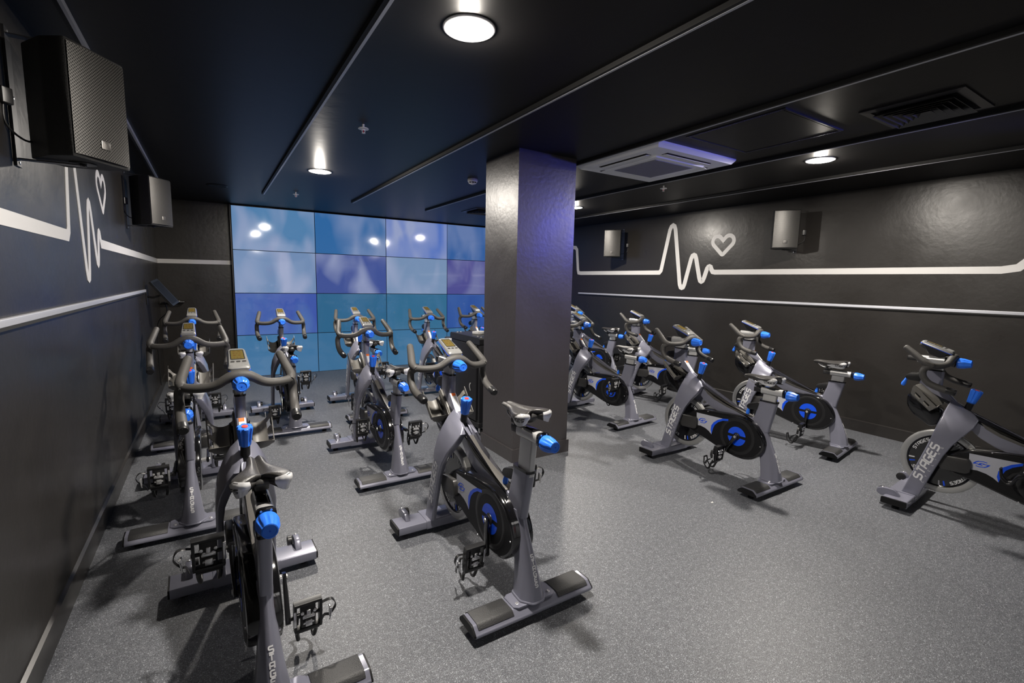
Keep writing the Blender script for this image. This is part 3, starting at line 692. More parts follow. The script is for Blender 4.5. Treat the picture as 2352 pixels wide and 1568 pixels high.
def sl(y0, y1, zc): return lambda b: loft(b, [round_poly([(-0.030, y, zc-0.026), (0.030, y, zc-0.026), (0.030, y, zc+0.026), (-0.030, y, zc+0.026)], 0.022, 4) for y in (y0, y1)])
i = bp('handlebar_slider', sl(0.925, 1.075, 1.062), 'alu', None, 'bar')
bp('slider_end', lambda b: loft(b, [round_poly([(-q, y, 1.062-q), (q, y, 1.062-q), (q, y, 1.062+q), (-q, y, 1.062+q)], 0.016, 3) for y, q in ((0.918, 0.026), (0.919, 0.029), (0.925, 0.029))]), 'gloss', i, 'x')
bp('slider_rail', lambda b: box(b, (-0.020, 0.88, 1.046), (0.020, 1.135, 1.078), 0.004), 'blk', i, 'x')
# handlebar: cross bar, two horns, two drops
def bar(b):
    half = [(0, 0.885, 1.094), (0.030, 0.884, 1.092), (0.060, 0.886, 1.078), (0.090, 0.892, 1.058), (0.125, 0.902, 1.046), (0.170, 0.920, 1.042), (0.205, 0.940, 1.043), (0.228, 0.960, 1.048)]
    path = [(-x, y, z) for x, y, z in half[:0:-1]]+half
    sweep(b, path, [0.0205]*3+[0.0205, 0.021, 0.022, 0.025, 0.028, 0.025, 0.022]+[0.021]*2+[0.0205]*3, 14, 'round', smooth=4)
    for s in (-1, 1):
        sweep(b, [(s*0.226, 0.948, 1.046), (s*0.232, 0.985, 1.062), (s*0.216, 1.045, 1.108), (s*0.200, 1.105, 1.152)], [0.0205, 0.0225, 0.0215, 0.0190], 14, 'round', smooth=5)
        sweep(b, [(s*0.224, 0.950, 1.044), (s*0.238, 0.985, 1.020), (s*0.240, 0.988, 0.975), (s*0.238, 0.958, 0.930), (s*0.234, 0.905, 0.904), (s*0.229, 0.838, 0.888)], [0.0200, 0.0205, 0.0205, 0.0212, 0.0225, 0.0228], 14, 'round', smooth=5)
    # hub behind the knob
    sweep(b, [(0, 0.866, 1.060), (0, 0.905, 1.068)], 0.036, 18)
i = bp('handlebar', bar, 'foam', None, 'bar')
for s in (-1, 1):
    bp('bar_end_cap', lambda b: sweep(b, [(s*0.2305, 0.858, 0.8925), (s*0.2275, 0.822, 0.8845)], [0.0234, 0.0234], 14, 'round'), 'blk', i, 'x')
KN = [(0.0, 0.026), (0.004, 0.035), (0.018, 0.0365), (0.040, 0.034), (0.066, 0.0265), (0.076, 0.0245), (0.078, 0.021), (0.078, 0.0195), (0.0765, 0.0185), (0.0765, 0.0)]
def knob(name, org, group, scale=1.0):
    j = bp(name, lambda b: lathe(b, [(d*scale, r*scale) for d, r in KN], org, (0, -1, 0.02), 48, notch=(8, 0.10, 2, 4)), 'blue', None, group)
    bp('screw', lambda b: lathe(b, [(0.0765, 0.003), (0.0775, 0.003), (0.0775, 0.0)], org, (0, -1, 0.02), 8), 'blue_print', j, 'x')
knob('handlebar_knob', (0, 0.864, 1.058), 'bar')
# console
def con_pt(u, v, h):   # u across, v up the face, h proud; face tilted
    ca, sa = math.cos(0.36), math.sin(0.36)
    return Vector((u, 0.888+v*ca-h*sa, 1.100+v*sa+h*ca))
def con_ring(w0, w1, v0, v1, h, r=0.016): return round_poly([con_pt(-w0, v0, h), con_pt(w0, v0, h), con_pt(w1, v1, h), con_pt(-w1, v1, h)], r, 4)
i = bp('console_base', lambda b: (loft(b, [con_ring(0.047, 0.037, 0.004, 0.196, 0.012), con_ring(0.040, 0.030, 0.02, 0.175, 0.0), con_ring(0.024, 0.020, 0.05, 0.13, -0.040)]),), 'blk', None, 'bar')
bp('trim_stripe', lambda b: loft(b, [con_ring(0.0485, 0.0385, 0.002, 0.198, 0.012), con_ring(0.0485, 0.0385, 0.002, 0.198, 0.0155)]), 'blue_print', i, 'x')
bp('console_shell', lambda b: loft(b, [con_ring(0.0475, 0.0375, 0.003, 0.197, 0.0155), con_ring(0.0465, 0.0365, 0.005, 0.195, 0.027), con_ring(0.040, 0.032, 0.014, 0.188, 0.034), con_ring(0.038, 0.030, 0.030, 0.184, 0.034)]), 'console', i, 'x')
def lcd_frame(b):
    o = con_ring(0.0305, 0.0285, 0.078, 0.172, 0.0342, 0.006); q = con_ring(0.0305, 0.0285, 0.078, 0.172, 0.0362, 0.006); n_ = con_ring(0.0275, 0.0255, 0.082, 0.168, 0.0362, 0.004); m_ = con_ring(0.0275, 0.0255, 0.082, 0.168, 0.0342, 0.004)
    V = [[b.verts.new(p) for p in r] for r in (o, q, n_, m_)]
    for a, c in zip(V[:-1], V[1:]): ring_faces(b, a, c)
bp('display_frame', lcd_frame, 'blk', i, 'x')
bp('display', lambda b: flat_poly(b, con_ring(0.0275, 0.0255, 0.082, 0.168, 0.0350, 0.004)), 'lcd', i, 'x', smooth=0)
def digits(b):
    for rr, (v, n_, hh) in enumerate(((0.152, 2, 0.010), (0.133, 3, 0.010), (0.113, 2, 0.012), (0.092, 3, 0.008))):
        for q in range(n_):
            u = -0.019+q*(0.040/n_); flat_poly(b, [con_pt(u, v, 0.0353), con_pt(u+0.030/n_, v, 0.0353), con_pt(u+0.030/n_, v+0.0022, 0.0353), con_pt(u, v+0.0022, 0.0353)])
            flat_poly(b, [con_pt(u+0.003, v+0.004, 0.0353), con_pt(u+0.024/n_, v+0.004, 0.0353), con_pt(u+0.024/n_, v+hh*0.8, 0.0353), con_pt(u+0.003, v+hh*0.8, 0.0353)])
bp('readout', digits, mat('lcd_segments', (0.10, 0.045, 0.012), 0.3), i, 'x', smooth=0)
for u in (-0.024, 0.0, 0.024):
    bp('button', lambda b: loft(b, [con_ring(0, 0, 0, 0, 0)] and [round_poly([con_pt(u-0.009, 0.052, h), con_pt(u+0.009, 0.052, h), con_pt(u+0.008, 0.064, h), con_pt(u-0.008, 0.064, h)], 0.005, 2) for h in (0.034, 0.0358)]), 'box', i, 'x')
# resistance knob
AX = Vector((0, -0.25, 0.968)); RO = Vector((0, 0.785, 0.722))
i = bp('resistance_stem', lambda b: (lathe(b, [(0.0, 0.026), (0.012, 0.023), (0.020, 0.0215)], RO, AX, 20), lathe(b, [(0.018, 0.0205), (0.080, 0.0195)], RO, AX, 20)), ['blk'])
j = bp('resistance_knob', lambda b: lathe(b, [(0.075, 0.0215), (0.078, 0.0240), (0.100, 0.0265), (0.135, 0.0300), (0.160, 0.0330), (0.168, 0.0325), (0.171, 0.029), (0.171, 0.018), (0.1695, 0.017), (0.1695, 0.0)], RO, AX, 48, notch=(6, 0.16, 2, 6)), 'blue')
bp('red_cap', lambda b: lathe(b, [(0.1695, 0.013), (0.1725, 0.0125), (0.1735, 0.0)], RO, AX, 20), 'red', j)
# bottle holders: open cradles either side of the beam
def holder(s):
    A = Vector((s*0.078, 1.060, 0.872)); B = Vector((s*0.078, 0.925, 0.742)); t_ = (B-A).normalized()
    side = Vector((s, 0, 0)); nrm = t_.cross(side).normalized(); nrm = nrm if nrm.z > 0 else -nrm   # opens up and back
    def f(b):
        NA, NL, R_ = 20, 12, 0.050; V = {}
        for a in range(NA+1):
            th = math.radians(14-218*a/NA)   # from the outer lip round below to the beam side
            dip = 0.20*math.sin(PI*a/NA)     # the front edge is scooped
            for l in range(NL+1):
                q = dip+(1-dip)*l/NL
                rr = R_*(1.0+0.10*(1-q))+(0.010 if a < 3 else 0)
                V[a, l] = b.verts.new(A+(B-A)*q+(math.cos(th)*side+math.sin(th)*nrm)*rr)
        for a in range(NA):
            for l in range(NL):
                if (2 <= a <= 4 or 13 <= a <= 15) and (2 <= l <= 4 or 7 <= l <= 9): continue
                b.faces.new((V[a, l], V[a+1, l], V[a+1, l+1], V[a, l+1]))
        # closed lower end with a broad lip
        c0 = b.verts.new(B+t_*0.006); rim = [V[a, NL] for a in range(NA+1)]
        for a in range(NA): b.faces.new((rim[a], rim[a+1], c0))
        top = [b.verts.new(B+side*q*R_+nrm*0.016) for q in (0.98, -0.98)]
        b.faces.new((rim[0], c0, top[0])); b.faces.new((rim[NA], top[1], c0)); b.faces.new((top[0], c0, top[1]))
    return f
for s in (-1, 1):
    bp('bottle_holder', holder(s), 'holder', solid=0.0035)
bp('holder_mount', lambda b: prism(b, [(1.07, 0.865), (0.935, 0.735), (0.90, 0.755), (0.93, 0.80), (1.035, 0.885)], -0.032, 0.032, r=0.008, bev=0.004), 'holder')
# glossy brake shroud in front of the fork
bp('brake_shroud', lambda b: prism(b, [(1.075, 0.835), (1.105, 0.785), (1.100, 0.715), (1.06, 0.655), (0.955, 0.585), (0.90, 0.62), (0.90, 0.72), (0.975, 0.775)], -0.050, 0.050, r=0.02, bev=0.016), 'gloss')
# fork legs
def leg(s):
    S = [((0.862, 0.800), (0.735, 0.722), 0.012, 0.024), ((0.872, 0.765), (0.708, 0.690), 0.018, 0.056), ((0.888, 0.700), (0.722, 0.638), 0.038, 0.088), ((0.905, 0.630), (0.768, 0.570), 0.066, 0.112),
         ((0.922, 0.550), (0.812, 0.495), 0.088, 0.124), ((0.945, 0.455), (0.850, 0.410), 0.096, 0.126), ((0.995, 0.280), (0.900, 0.255), 0.096, 0.126), ((1.052, 0.086), (0.950, 0.086), 0.096, 0.126)]
    def f(b):
        rings = []
        for (fy, fz), (ry, rz), xi, xo in S:
            rings.append(round_poly([(s*xi, ry, rz), (s*xo, ry, rz), (s*xo, fy, fz), (s*xi, fy, fz)], 0.010, 3))
        loft(b, rings)
    return f
for s in (-1, 1):
    i = bp('fork_leg', leg(s), 'frame')
    U = Vector((0, -0.283, 0.959)); V_ = Vector((0, 0.959, 0.283))*(1 if s < 0 else -1)
    O = Vector((s*0.1272, 0.952, 0.205)) if s < 0 else Vector((s*0.1272, 0.995, 0.215))
    bp('lettering', lambda b: lettering(b, 'STAGES', lambda u, v: O+U*u+V_*v, 0.046, 0.24, adv=1.07, shear=0.22), 'print_white', i, smooth=0)
    O2 = O-V_*0.020+U*(-0.006)
    bp('lettering', lambda b: lettering(b, 'CYCLING', lambda u, v: O2+U*u+V_*v, 0.011, 0.16, adv=4.3), 'print_white', i, smooth=0)
# flywheel
FC = Vector((0, 0.882, 0.345))
def fw(b):
    R_ = 0.226; n = 64; prof = [(0.010, 0.030), (0.012, 0.110), (0.010, 0.175), (0.0175, 0.186), (0.0175, 0.222), (0.0150, R_)]
    rings = [[FC+Vector((-x, math.cos(2*PI*k/n)*r, math.sin(2*PI*k/n)*r)) for k in range(n)] for x, r in prof]
    rings += [[FC+Vector((x, math.cos(2*PI*k/n)*r, math.sin(2*PI*k/n)*r)) for k in range(n)] for x, r in prof[::-1]]
    loft(b, rings)
    for f in b.faces:
        c = f.calc_center_median()-FC; f.material_index = 0 if math.hypot(c.y, c.z) > 0.184 else 1
i = bp('flywheel', fw, ['rim', 'gloss'])
for s in (-1, 1):
    def ft(b, s=s):
        for q in range(4):
            a0 = math.radians(20+90*q)
            def g_(u, v): 
                r_ = 0.150+v; a = a0+s*-1*(u/0.160)*-1 if s > 0 else a0-(u/0.160)*-1
                a = a0+(-1 if s > 0 else 1)*(-u/0.160)*-1
                return FC+Vector((s*0.0128, math.cos(a)*r_*(1), math.sin(a)*r_))
            lettering(b, 'STAGES', g_, 0.019, 0.24, adv=1.1, shear=0.15)
    bp('rim_lettering', ft, 'print_white', i, smooth=0)
    for q in range(4):
        def fs(b, s=s, q=q):
            for da, mi in ((68, 0), (78, 1)):
                a = math.radians(20+90*q+da-12); w_ = 0.030
                flat_poly(b, [FC+Vector((s*0.0128, math.cos(a+e)*r_, math.sin(a+e)*r_)) for r_, e in ((0.140, -w_), (0.174, -w_), (0.174, w_), (0.140, w_))], mi)
        bp('rim_stripe', fs, ['blue_print', 'print_white'], i, smooth=0)
for s in (-1, 1):
    bp('axle_cover', lambda b: prism(b, [(0.865, 0.415), (0.725, 0.425), (0.708, 0.400), (0.708, 0.335), (0.73, 0.318), (0.862, 0.312), (0.885, 0.36)], s*0.030, s*0.094, r=0.012, bev=0.008), 'box')
# drive cover
COV = [(0.735, 0.487), (0.58, 0.510), (0.45, 0.522), (0.35, 0.525), (0.27, 0.516), (0.20, 0.482), (0.148, 0.420), (0.120, 0.350), (0.127, 0.295), (0.160, 0.245), (0.21, 0.203), (0.28, 0.182), (0.36, 0.183), (0.45, 0.200), (0.56, 0.232), (0.70, 0.275), (0.82, 0.300), (0.87, 0.340), (0.865, 0.405), (0.82, 0.440)]
i = bp('drive_cover', lambda b: prism(b, COV, -0.066, 0.052, r=0.03, bev=0.012, seg=3), 'gloss')
X = -0.0668
bp('cover_face', lambda b: prism(b, [(y*0.95+0.0235, 0.353+(z-0.353)*0.90) for y, z in COV], -0.0655, -0.0672, r=0.03, seg=3), 'matte', i)
SIL = [(0.728, 0.462), (0.722, 0.352), (0.68, 0.357), (0.635, 0.348), (0.600, 0.332), (0.572, 0.310), (0.583, 0.345), (0.580, 0.385), (0.560, 0.418), (0.525, 0.447), (0.480, 0.470)]
BLU = [(0.572, 0.310), (0.583, 0.345), (0.580, 0.385), (0.560, 0.418), (0.525, 0.447), (0.480, 0.470), (0.430, 0.478), (0.430, 0.462), (0.480, 0.452), (0.520, 0.428), (0.548, 0.398), (0.562, 0.362)]
bp('decal_panel', lambda b: flat_poly(b, [(X-0.0012, y, z) for y, z in SIL]), 'panel', i, smooth=0)
bp('decal_band', lambda b: flat_poly(b, [(X-0.0012, y, z) for y, z in BLU]), 'blue_print', i, smooth=0)
bp('emblem', lambda b: lettering(b, '@', lambda u, v: Vector((X-0.0020, 0.700-u*1.85, 0.385+v)), 0.040, 0.12), 'blue_print', i, smooth=0)
def disc(b):
    c = Vector((X-0.0014, 0.348, 0.357)); a1 = math.radians(8)
    for st_ in (0, PI):
        pts = []
        for k in range(25):
            a = st_+math.radians(9)+(PI-math.radians(18))*k/24; pts.append(c+Vector((0, math.cos(a)*0.077, math.sin(a)*0.077)))
        for k in range(13):
            a = st_+PI-math.radians(20)-(PI-math.radians(40))*k/12; pts.append(c+Vector((0, math.cos(a)*0.030, math.sin(a)*0.030)))
        flat_poly(b, pts)
bp('blue_disc', disc, 'blue_print', i, smooth=0)
bp('cover_ring', lambda b: lathe(b, [(0.0, 0.150), (0.0014, 0.147), (0.0014, 0.125), (0.0, 0.122)], (X+0.0004, 0.348, 0.357), (-1, 0, 0), 56), 'blk', i)
bp('hub', lambda b: (lathe(b, [(0.0, 0.028), (0.005, 0.027), (0.008, 0.021), (0.012, 0.021)], (X, 0.348, 0.357), (-1, 0, 0), 28)), 'blk', i)
for y, z in ((0.150, 0.330), (0.62, 0.497), (0.47, 0.214)):
    bp('bolt', lambda b: lathe(b, [(0, 0.005), (0.003, 0.004), (0.004, 0)], (X, y, z), (-1, 0, 0), 10), 'chrome', i)
bp('crank_axle', lambda b: sweep(b, [(-0.085, 0.348, 0.357), (0.085, 0.348, 0.357)], 0.014, 16), 'chrome')
# seat post, slider, knob, saddle
lean = -0.10
bp('seat_post', lambda b: loft(b, [round_poly([(-0.016, 0.095+dy, z), (0.016, 0.095+dy, z), (0.016, 0.198+dy, z), (-0.016, 0.198+dy, z)], 0.010, 3) for z, dy in ((0.56, 0.012), (0.735, -0.006))]), 'alu', None, 'seat')
i = bp('seat_slider', sl(0.040, 0.205, 0.762), 'alu', None, 'seat')
bp('slider_cover', lambda b: box(b, (-0.020, 0.075, 0.786), (0.020, 0.20, 0.7905), 0.002), 'gloss', i, 'x')
bp('slider_end', lambda b: loft(b, [round_poly([(-q, y, 0.762-q), (q, y, 0.762-q), (q, y, 0.762+q), (-q, y, 0.762+q)], 0.018, 3) for y, q in ((0.026, 0.028), (0.028, 0.031), (0.040, 0.031))]), 'gloss', i, 'x')
bp('slider_rail', lambda b: box(b, (-0.019, 0.020, 0.742), (0.019, 0.268, 0.778), 0.004), 'blk', i, 'x')
for q in (-1, 1):
    bp('screw', lambda b: lathe(b, [(0, 0.004), (0.002, 0.004), (0.002, 0)], (q*0.015, 0.026, 0.785), (0, -1, 0), 8), 'chrome', i, 'x')
knob('seat_knob', (0, 0.018, 0.752), 'seat')
OUT = [(.0, .358, .858, .020), (.014, .355, .862, .024), (.022, .340, .866, .027), (.0255, .31, .868, .030), (.028, .275, .867, .032), (.033, .24, .866, .036), (.046, .205, .866, .040), (.062, .17, .867, .046),
       (.076, .135, .870, .052), (.085, .105, .873, .057), (.0885, .08, .875, .059), (.085, .056, .876, .058), (.073, .041, .876, .055), (.056, .038, .873, .048), (.040, .048, .868, .038), (.026, .070, .862, .027), (.013, .090, .858, .018), (0, .098, .857, .013)]
OUT = [(x, .358-(.358-y)*.875, z, h) for x, y, z, h in OUT]
def out_at(f):      # fractional outline index
    f = max(0, min(len(OUT)-1.001, f)); k = int(f); q = f-k
    return [OUT[k][j]+(OUT[k+1][j]-OUT[k][j])*q for j in range(4)]
def skin(f, t, off=0.0):
    """t 0..1 from the centre line to the rim, 1..2 down the skirt"""
    x, y, zt, h = out_at(f); yc = max(y, .122); e = 0.01
    a, c = out_at(f-e), out_at(f+e); d = Vector((c[0]-a[0], c[1]-a[1], 0)); n_ = Vector((-d.y, d.x, 0)); n_ = n_.normalized() if n_.length > 0 else Vector((0, 1, 0))
    if n_.dot(Vector((x, y-(0.2 if y < 0.2 else yc-0.01), 0))) < 0: n_ = -n_
    if t <= 1:
        px, py = x*t, yc+(y-yc)*t
        g = 0.011*math.exp(-(px/0.011)**2)*(1 if py > 0.13 else 0.4)
        z = zt+0.004*math.sin(PI*min(1, t*1.1))-g-0.008*max(0, t-0.75)**2*16*0.5
        return Vector((px, py, z))+n_*0+Vector((0, 0, off))
    q = t-1; bul = 0.006*math.sin(PI*min(1, q*1.3+0.1))-0.010*q*q
    return Vector((x, y, zt-0.004-h*q))+n_*(bul+off)
NF = (len(OUT)-1)*3
def saddle(b):
    ts = [0, .12, .25, .4, .55, .7, .85, .95, 1, 1.12, 1.3, 1.5, 1.75, 2]
    for s in (-1, 1):
        V = []
        for k in range(NF+1):
            row = [skin(k/3, t) for t in ts]; x, y, zt, h = out_at(k/3); row.append(Vector((x*0.7, max(y, .1)*0.9+0.02, zt-0.02)))
            V.append([b.verts.new(Vector((p.x*s, p.y, p.z))) for p in row])
        for A, B in zip(V[:-1], V[1:]):
            for q in range(len(A)-1): b.faces.new((A[q], A[q+1], B[q+1], B[q]))
    bmesh.ops.remove_doubles(b, verts=b.verts, dist=2e-4)
    bmesh.ops.dissolve_degenerate(b, edges=b.edges, dist=1e-5)
i = bp('saddle', saddle, 'saddle', None, 'seat', smooth=50)
for s in (-1, 1):
    def flank(b, s=s):
        V = []
        for k in range(6*3-1, 14*3+1):
            f = k/3; t0 = 1.72-0.37*min(1, max(0, (f-5.6)/1.6))-0.40*min(1, max(0, (f-9.3)/1.7))
            row = [skin(f, t0+(1.98-t0)*q/7, 0.0016) for q in range(8)]
            V.append([b.verts.new(Vector((p.x*s, p.y, p.z))) for p in row])
        for A, B in zip(V[:-1], V[1:]):
            for q in range(7): b.faces.new((A[q], A[q+1], B[q+1], B[q]))
    bp('side_panel', flank, 'white', i, 'x', smooth=70)
ARC = [0.0]
for k in range(1, 200):
    p, q = out_at(8.3+(k-1)*0.035), out_at(8.3+k*0.035); ARC.append(ARC[-1]+math.hypot(p[0]-q[0], p[1]-q[1]))
def sl_text(u, v):
    k = 0
    while k < 198 and ARC[k+1] < u: k += 1
    f = 8.3+0.035*(k+(u-ARC[k])/max(ARC[k+1]-ARC[k], 1e-6)) if u > 0 else 8.3
    p = skin(f, 1.62-v/0.045, 0.0030); return Vector((-p.x, p.y, p.z))
bp('lettering', lambda b: lettering(b, 'STAGES', sl_text, 0.0125, 0.26, adv=1.1, shear=0.2), 'print_black', i, 'x', smooth=0)
bp('rear_bridge', lambda b: prism(b, [(0.130, 0.862), (0.110, 0.856), (0.102, 0.845), (0.115, 0.818), (0.130, 0.818), (0.145, 0.850)], -0.022, 0.022, r=0.006, bev=0.005), 'box', i, 'x')
i = bp('saddle_clamp', lambda b: (box(b, (-0.024, 0.205, 0.786), (0.024, 0.262, 0.806), 0.004), lathe(b, [(-0.032, 0.011), (0.032, 0.011)], (0, 0.235, 0.806), (1, 0, 0), 14), sweep(b, [(0, 0.24, 0.770), (0, 0.24, 0.80)], 0.017, 14)), 'blk', None, 'seat')
for s in (-1, 1):
    bp('rail', lambda b: sweep(b, [(s*0.012, 0.318, 0.840), (s*0.020, 0.285, 0.815), (s*0.022, 0.235, 0.806), (s*0.024, 0.18, 0.812), (s*0.030, 0.130, 0.838)], 0.0035, 8, smooth=4), 'chrome', i, 'x')
# cranks and pedals (rotated / placed per bike)
def crank(s):
    def f(b):   # arm along +y from the axle, built about the origin
        x0, x1 = s*0.078, s*0.092
        loft(b, [round_poly([(x0, y, -h), (x1+s*0.003*t_, y, -h), (x1+s*0.003*t_, y, h), (x0, y, h)], 0.004, 2) for y, h, t_ in ((-0.018, 0.012, 0), (-0.010, 0.018, 0), (0.012, 0.018, 0), (0.05, 0.0135, 1), (0.15, 0.0115, 2), (0.178, 0.011, 2), (0.186, 0.006, 2))])
    return f
CR = {}
for s, nm in ((-1, 'L'), (1, 'R')):
    CR['c'+nm] = bp('crank_arm', crank(s), 'gloss', None, 'crank'+nm, smooth=30)
    bp('crank_bolt', lambda b: lathe(b, [(0, 0.011), (0.004, 0.010), (0.005, 0)], (s*0.093, 0, 0), (s, 0, 0), 16), 'alu', CR['c'+nm], 'x')
    if s < 0:
        bp('power_sensor', lambda b: box(b, (-0.0775, 0.045, -0.010), (-0.070, 0.130, 0.010), 0.003), 'blk', CR['c'+nm], 'x')
        bp('sensor_label', lambda b: flat_poly(b, [(-0.0697, 0.05, 0.002), (-0.0697, 0.09, 0.002), (-0.0697, 0.09, 0.0085), (-0.0697, 0.05, 0.0085)]), 'blue_print', CR['c'+nm], 'x', smooth=0)
    def pedal(b, s=s):
        c = s*0.152
        sweep(b, [(s*0.090, 0, 0), (s*0.195, 0, 0)], 0.006, 10)
        for sx in (-1, 1):
            x = c+sx*0.037
            prism(b, [(-0.012, -0.046), (0.010, -0.052), (0.014, -0.025), (0.014, 0.025), (0.010, 0.050), (-0.012, 0.046)], x-0.004, x+0.004, r=0.005)
        prism(b, [(-0.012, 0.040), (0.012, 0.040), (0.012, 0.050), (-0.012, 0.050)], c-0.040, c+0.040, r=0.002)
        prism(b, [(-0.012, -0.050), (0.012, -0.050), (0.012, -0.040), (-0.012, -0.040)], c-0.040, c+0.040, r=0.002)
        box(b, (c-0.022, -0.010, -0.040), (c+0.022, 0.010, 0.040), 0.003)
    j = bp('pedal', pedal, 'blk', None, 'pedal'+nm)
    def clip(b, s=s):
        c = s*0.152
        for dx, dz in ((-0.018, 0.018), (0.018, 0.018), (-0.011, 0.006), (0.011, 0.006)): lathe(b, [(0, 0.006), (0.004, 0.005), (0.005, 0)], (c+dx, -0.011, dz), (0, -1, 0), 10)
        box(b, (c-0.018, -0.017, -0.002), (c+0.018, -0.010, 0.008), 0.002)
        box(b, (c-0.006, -0.016, 0.004), (c+0.006, -0.010, 0.026), 0.002)
        box(b, (c-0.010, -0.019, -0.030), (c+0.010, -0.010, -0.010), 0.002)
        lathe(b, [(-0.016, 0.004), (0.016, 0.004)], (c, -0.012, -0.020), (1, 0, 0), 10)
        box(b, (s*0.113-0.004, -0.014, -0.026), (s*0.113+0.004, -0.009, 0.030), 0.001)
    bp('cleat_clip', clip, 'chrome', j, 'x')
    def cage(b, s=s):
        c = s*0.152
        prism(b, [(-0.004, -0.046), (0.006, -0.048), (0.022, -0.075), (0.016, -0.078), (-0.004, -0.060)], c-0.034, c+0.034, r=0.003)
        for sx in (-1, 1):
            sweep(b, [(c+sx*0.026, 0.010, -0.055), (c+sx*0.028, 0.022, -0.085), (c+sx*0.024, 0.030, -0.112), (c+sx*0.022, 0.045, -0.120)], [0.007, 0.0065, 0.0065, 0.005], 8, smooth=4)
            sweep(b, [(c+sx*0.022, 0.045, -0.120), (c+sx*0.020, 0.070, -0.100), (c+sx*0.014, 0.082, -0.060)], 0.004, 8, smooth=4)
        sweep(b, [(c-0.014, 0.082, -0.060), (c+0.014, 0.082, -0.060)], 0.005, 8)
    bp('toe_cage', cage, 'blk', j, 'x')
    def strap(b, s=s):
        c = s*0.152; o_ = s
        pth = [(c+o_*0.040, 0.006, 0.020), (c+o_*0.070, 0.000, 0.028), (c+o_*0.082, -0.004, 0.004), (c+o_*0.066, 0.000, -0.026), (c+o_*0.055, 0.030, -0.052), (c+o_*0.048, 0.045, -0.085)]
        P = catmull(pth, 6); rings = []
        for p in P: rings.append([p+Vector((0, -0.006, 0)), p+Vector((0, 0.006, 0)), p+Vector((s*0.0018, 0.006, 0.0008)), p+Vector((s*0.0018, -0.006, 0.0008))])
        loft(b, rings)
    bp('strap', strap, 'blk', j, 'x')
    bp('buckle', lambda b: (box(b, (s*0.218-0.003, -0.012, -0.030), (s*0.218+0.003, 0.004, 0.004), 0.001), sweep(b, [(s*0.222, -0.012, 0.004), (s*0.215, -0.014, -0.036)], 0.002, 6)), 'chrome', j, 'x')

def build_bike(x, y, yaw, label, crank_deg, seat=0.0, bar=0.0):
    t = thing('spin_bike', label, 'exercise bike', (x, y, 0), math.radians(yaw), 'grey spin bikes')
    objs = []
    ca = math.radians(crank_deg)
    for name, me, par, grp in SPEC:
        o = bpy.data.objects.new(name, me); C.objects.link(o)
        o.parent = objs[par] if par is not None else t
        if par is None:
            if grp == 'bar': o.location = (0, 0, bar)
            elif grp == 'seat': o.location = (0, -0.25*seat, seat)
            elif grp == 'crankL': o.location = (0, 0.348, 0.357); o.rotation_euler = (ca, 0, 0)
            elif grp == 'crankR': o.location = (0, 0.348, 0.357); o.rotation_euler = (ca+PI, 0, 0)
            elif grp == 'pedalL': o.scale = (1.3, 1.3, 1.3); o.location = (0.035, 0.348+0.17*math.cos(ca), 0.357+0.17*math.sin(ca)); o.rotation_euler = (0.12, 0, 0)
            elif grp == 'pedalR': o.scale = (1.3, 1.3, 1.3); o.location = (-0.035, 0.348-0.17*math.cos(ca), 0.357-0.17*math.sin(ca)); o.rotation_euler = (0.12, 0, 0)
        objs.append(o)
    return t
BIKES = [
 (0.118, 1.635, 1.5, 'nearest grey spin bike at lower left, its rear foot cut off by the picture bottom', 78, 0.015, 0.0),
 (-0.155, 3.255, 0, 'grey spin bike close to the left wall, directly behind the nearest left bike', 182, 0.0, 0.0),
 (-0.180, 5.00, 0, 'farthest grey spin bike along the left wall, in the left corner', 170, 0.0, 0.015),
 (0.650, 4.97, 0, 'grey spin bike standing alone before the leftmost display column', -118, 0.01, 0.0),
 (1.175, 3.37, 0.5, 'grey spin bike in the middle, between the two front bikes and the displays', -4, 0.01, 0.01),
 (1.515, 5.13, 0, 'grey spin bike before the second display column, handlebar overlapped by the middle bike', -90, 0.0, 0.0),
 (1.213, 1.645, 0.5, 'nearest grey spin bike in front of the pillar, with its saddle raised high', -95, 0.10, 0.0),
 (2.45, 5.07, 0, 'grey spin bike before the third display column, beside the black rack', 38, 0.0, 0.0),
 (3.35, 5.35, 2, 'grey spin bike mostly hidden behind the black rack and the pillar', 60, 0.0, 0.0),
 (3.895, 3.56, 4.5, 'grey spin bike just right of the pillar, front wheel hidden by the pillar edge', 142, 0.0, 0.0),
 (5.33, 5.32, 9, 'farthest grey spin bike on the right, just beyond the pillar edge', -10, 0.0, 0.0),
 (5.16, 3.70, 12, 'grey spin bike by the right wall under the pulse peak, rear hidden by another bike', -60, 0.0, 0.0),
 (3.603, 1.836, 0.5, 'grey spin bike fully visible right of the pillar in the front row', -60, 0.0, 0.0),
 (5.02, 1.98, 9, 'grey spin bike by the right wall, seen whole, behind the front row right bike', -85, 0.0, 0.0),
 (4.45, 0.27, 5, 'grey spin bike at the right edge of the picture, its rear half cut off', 55, 0.0, 0.0),
]
for a in BIKES: build_bike(*a)

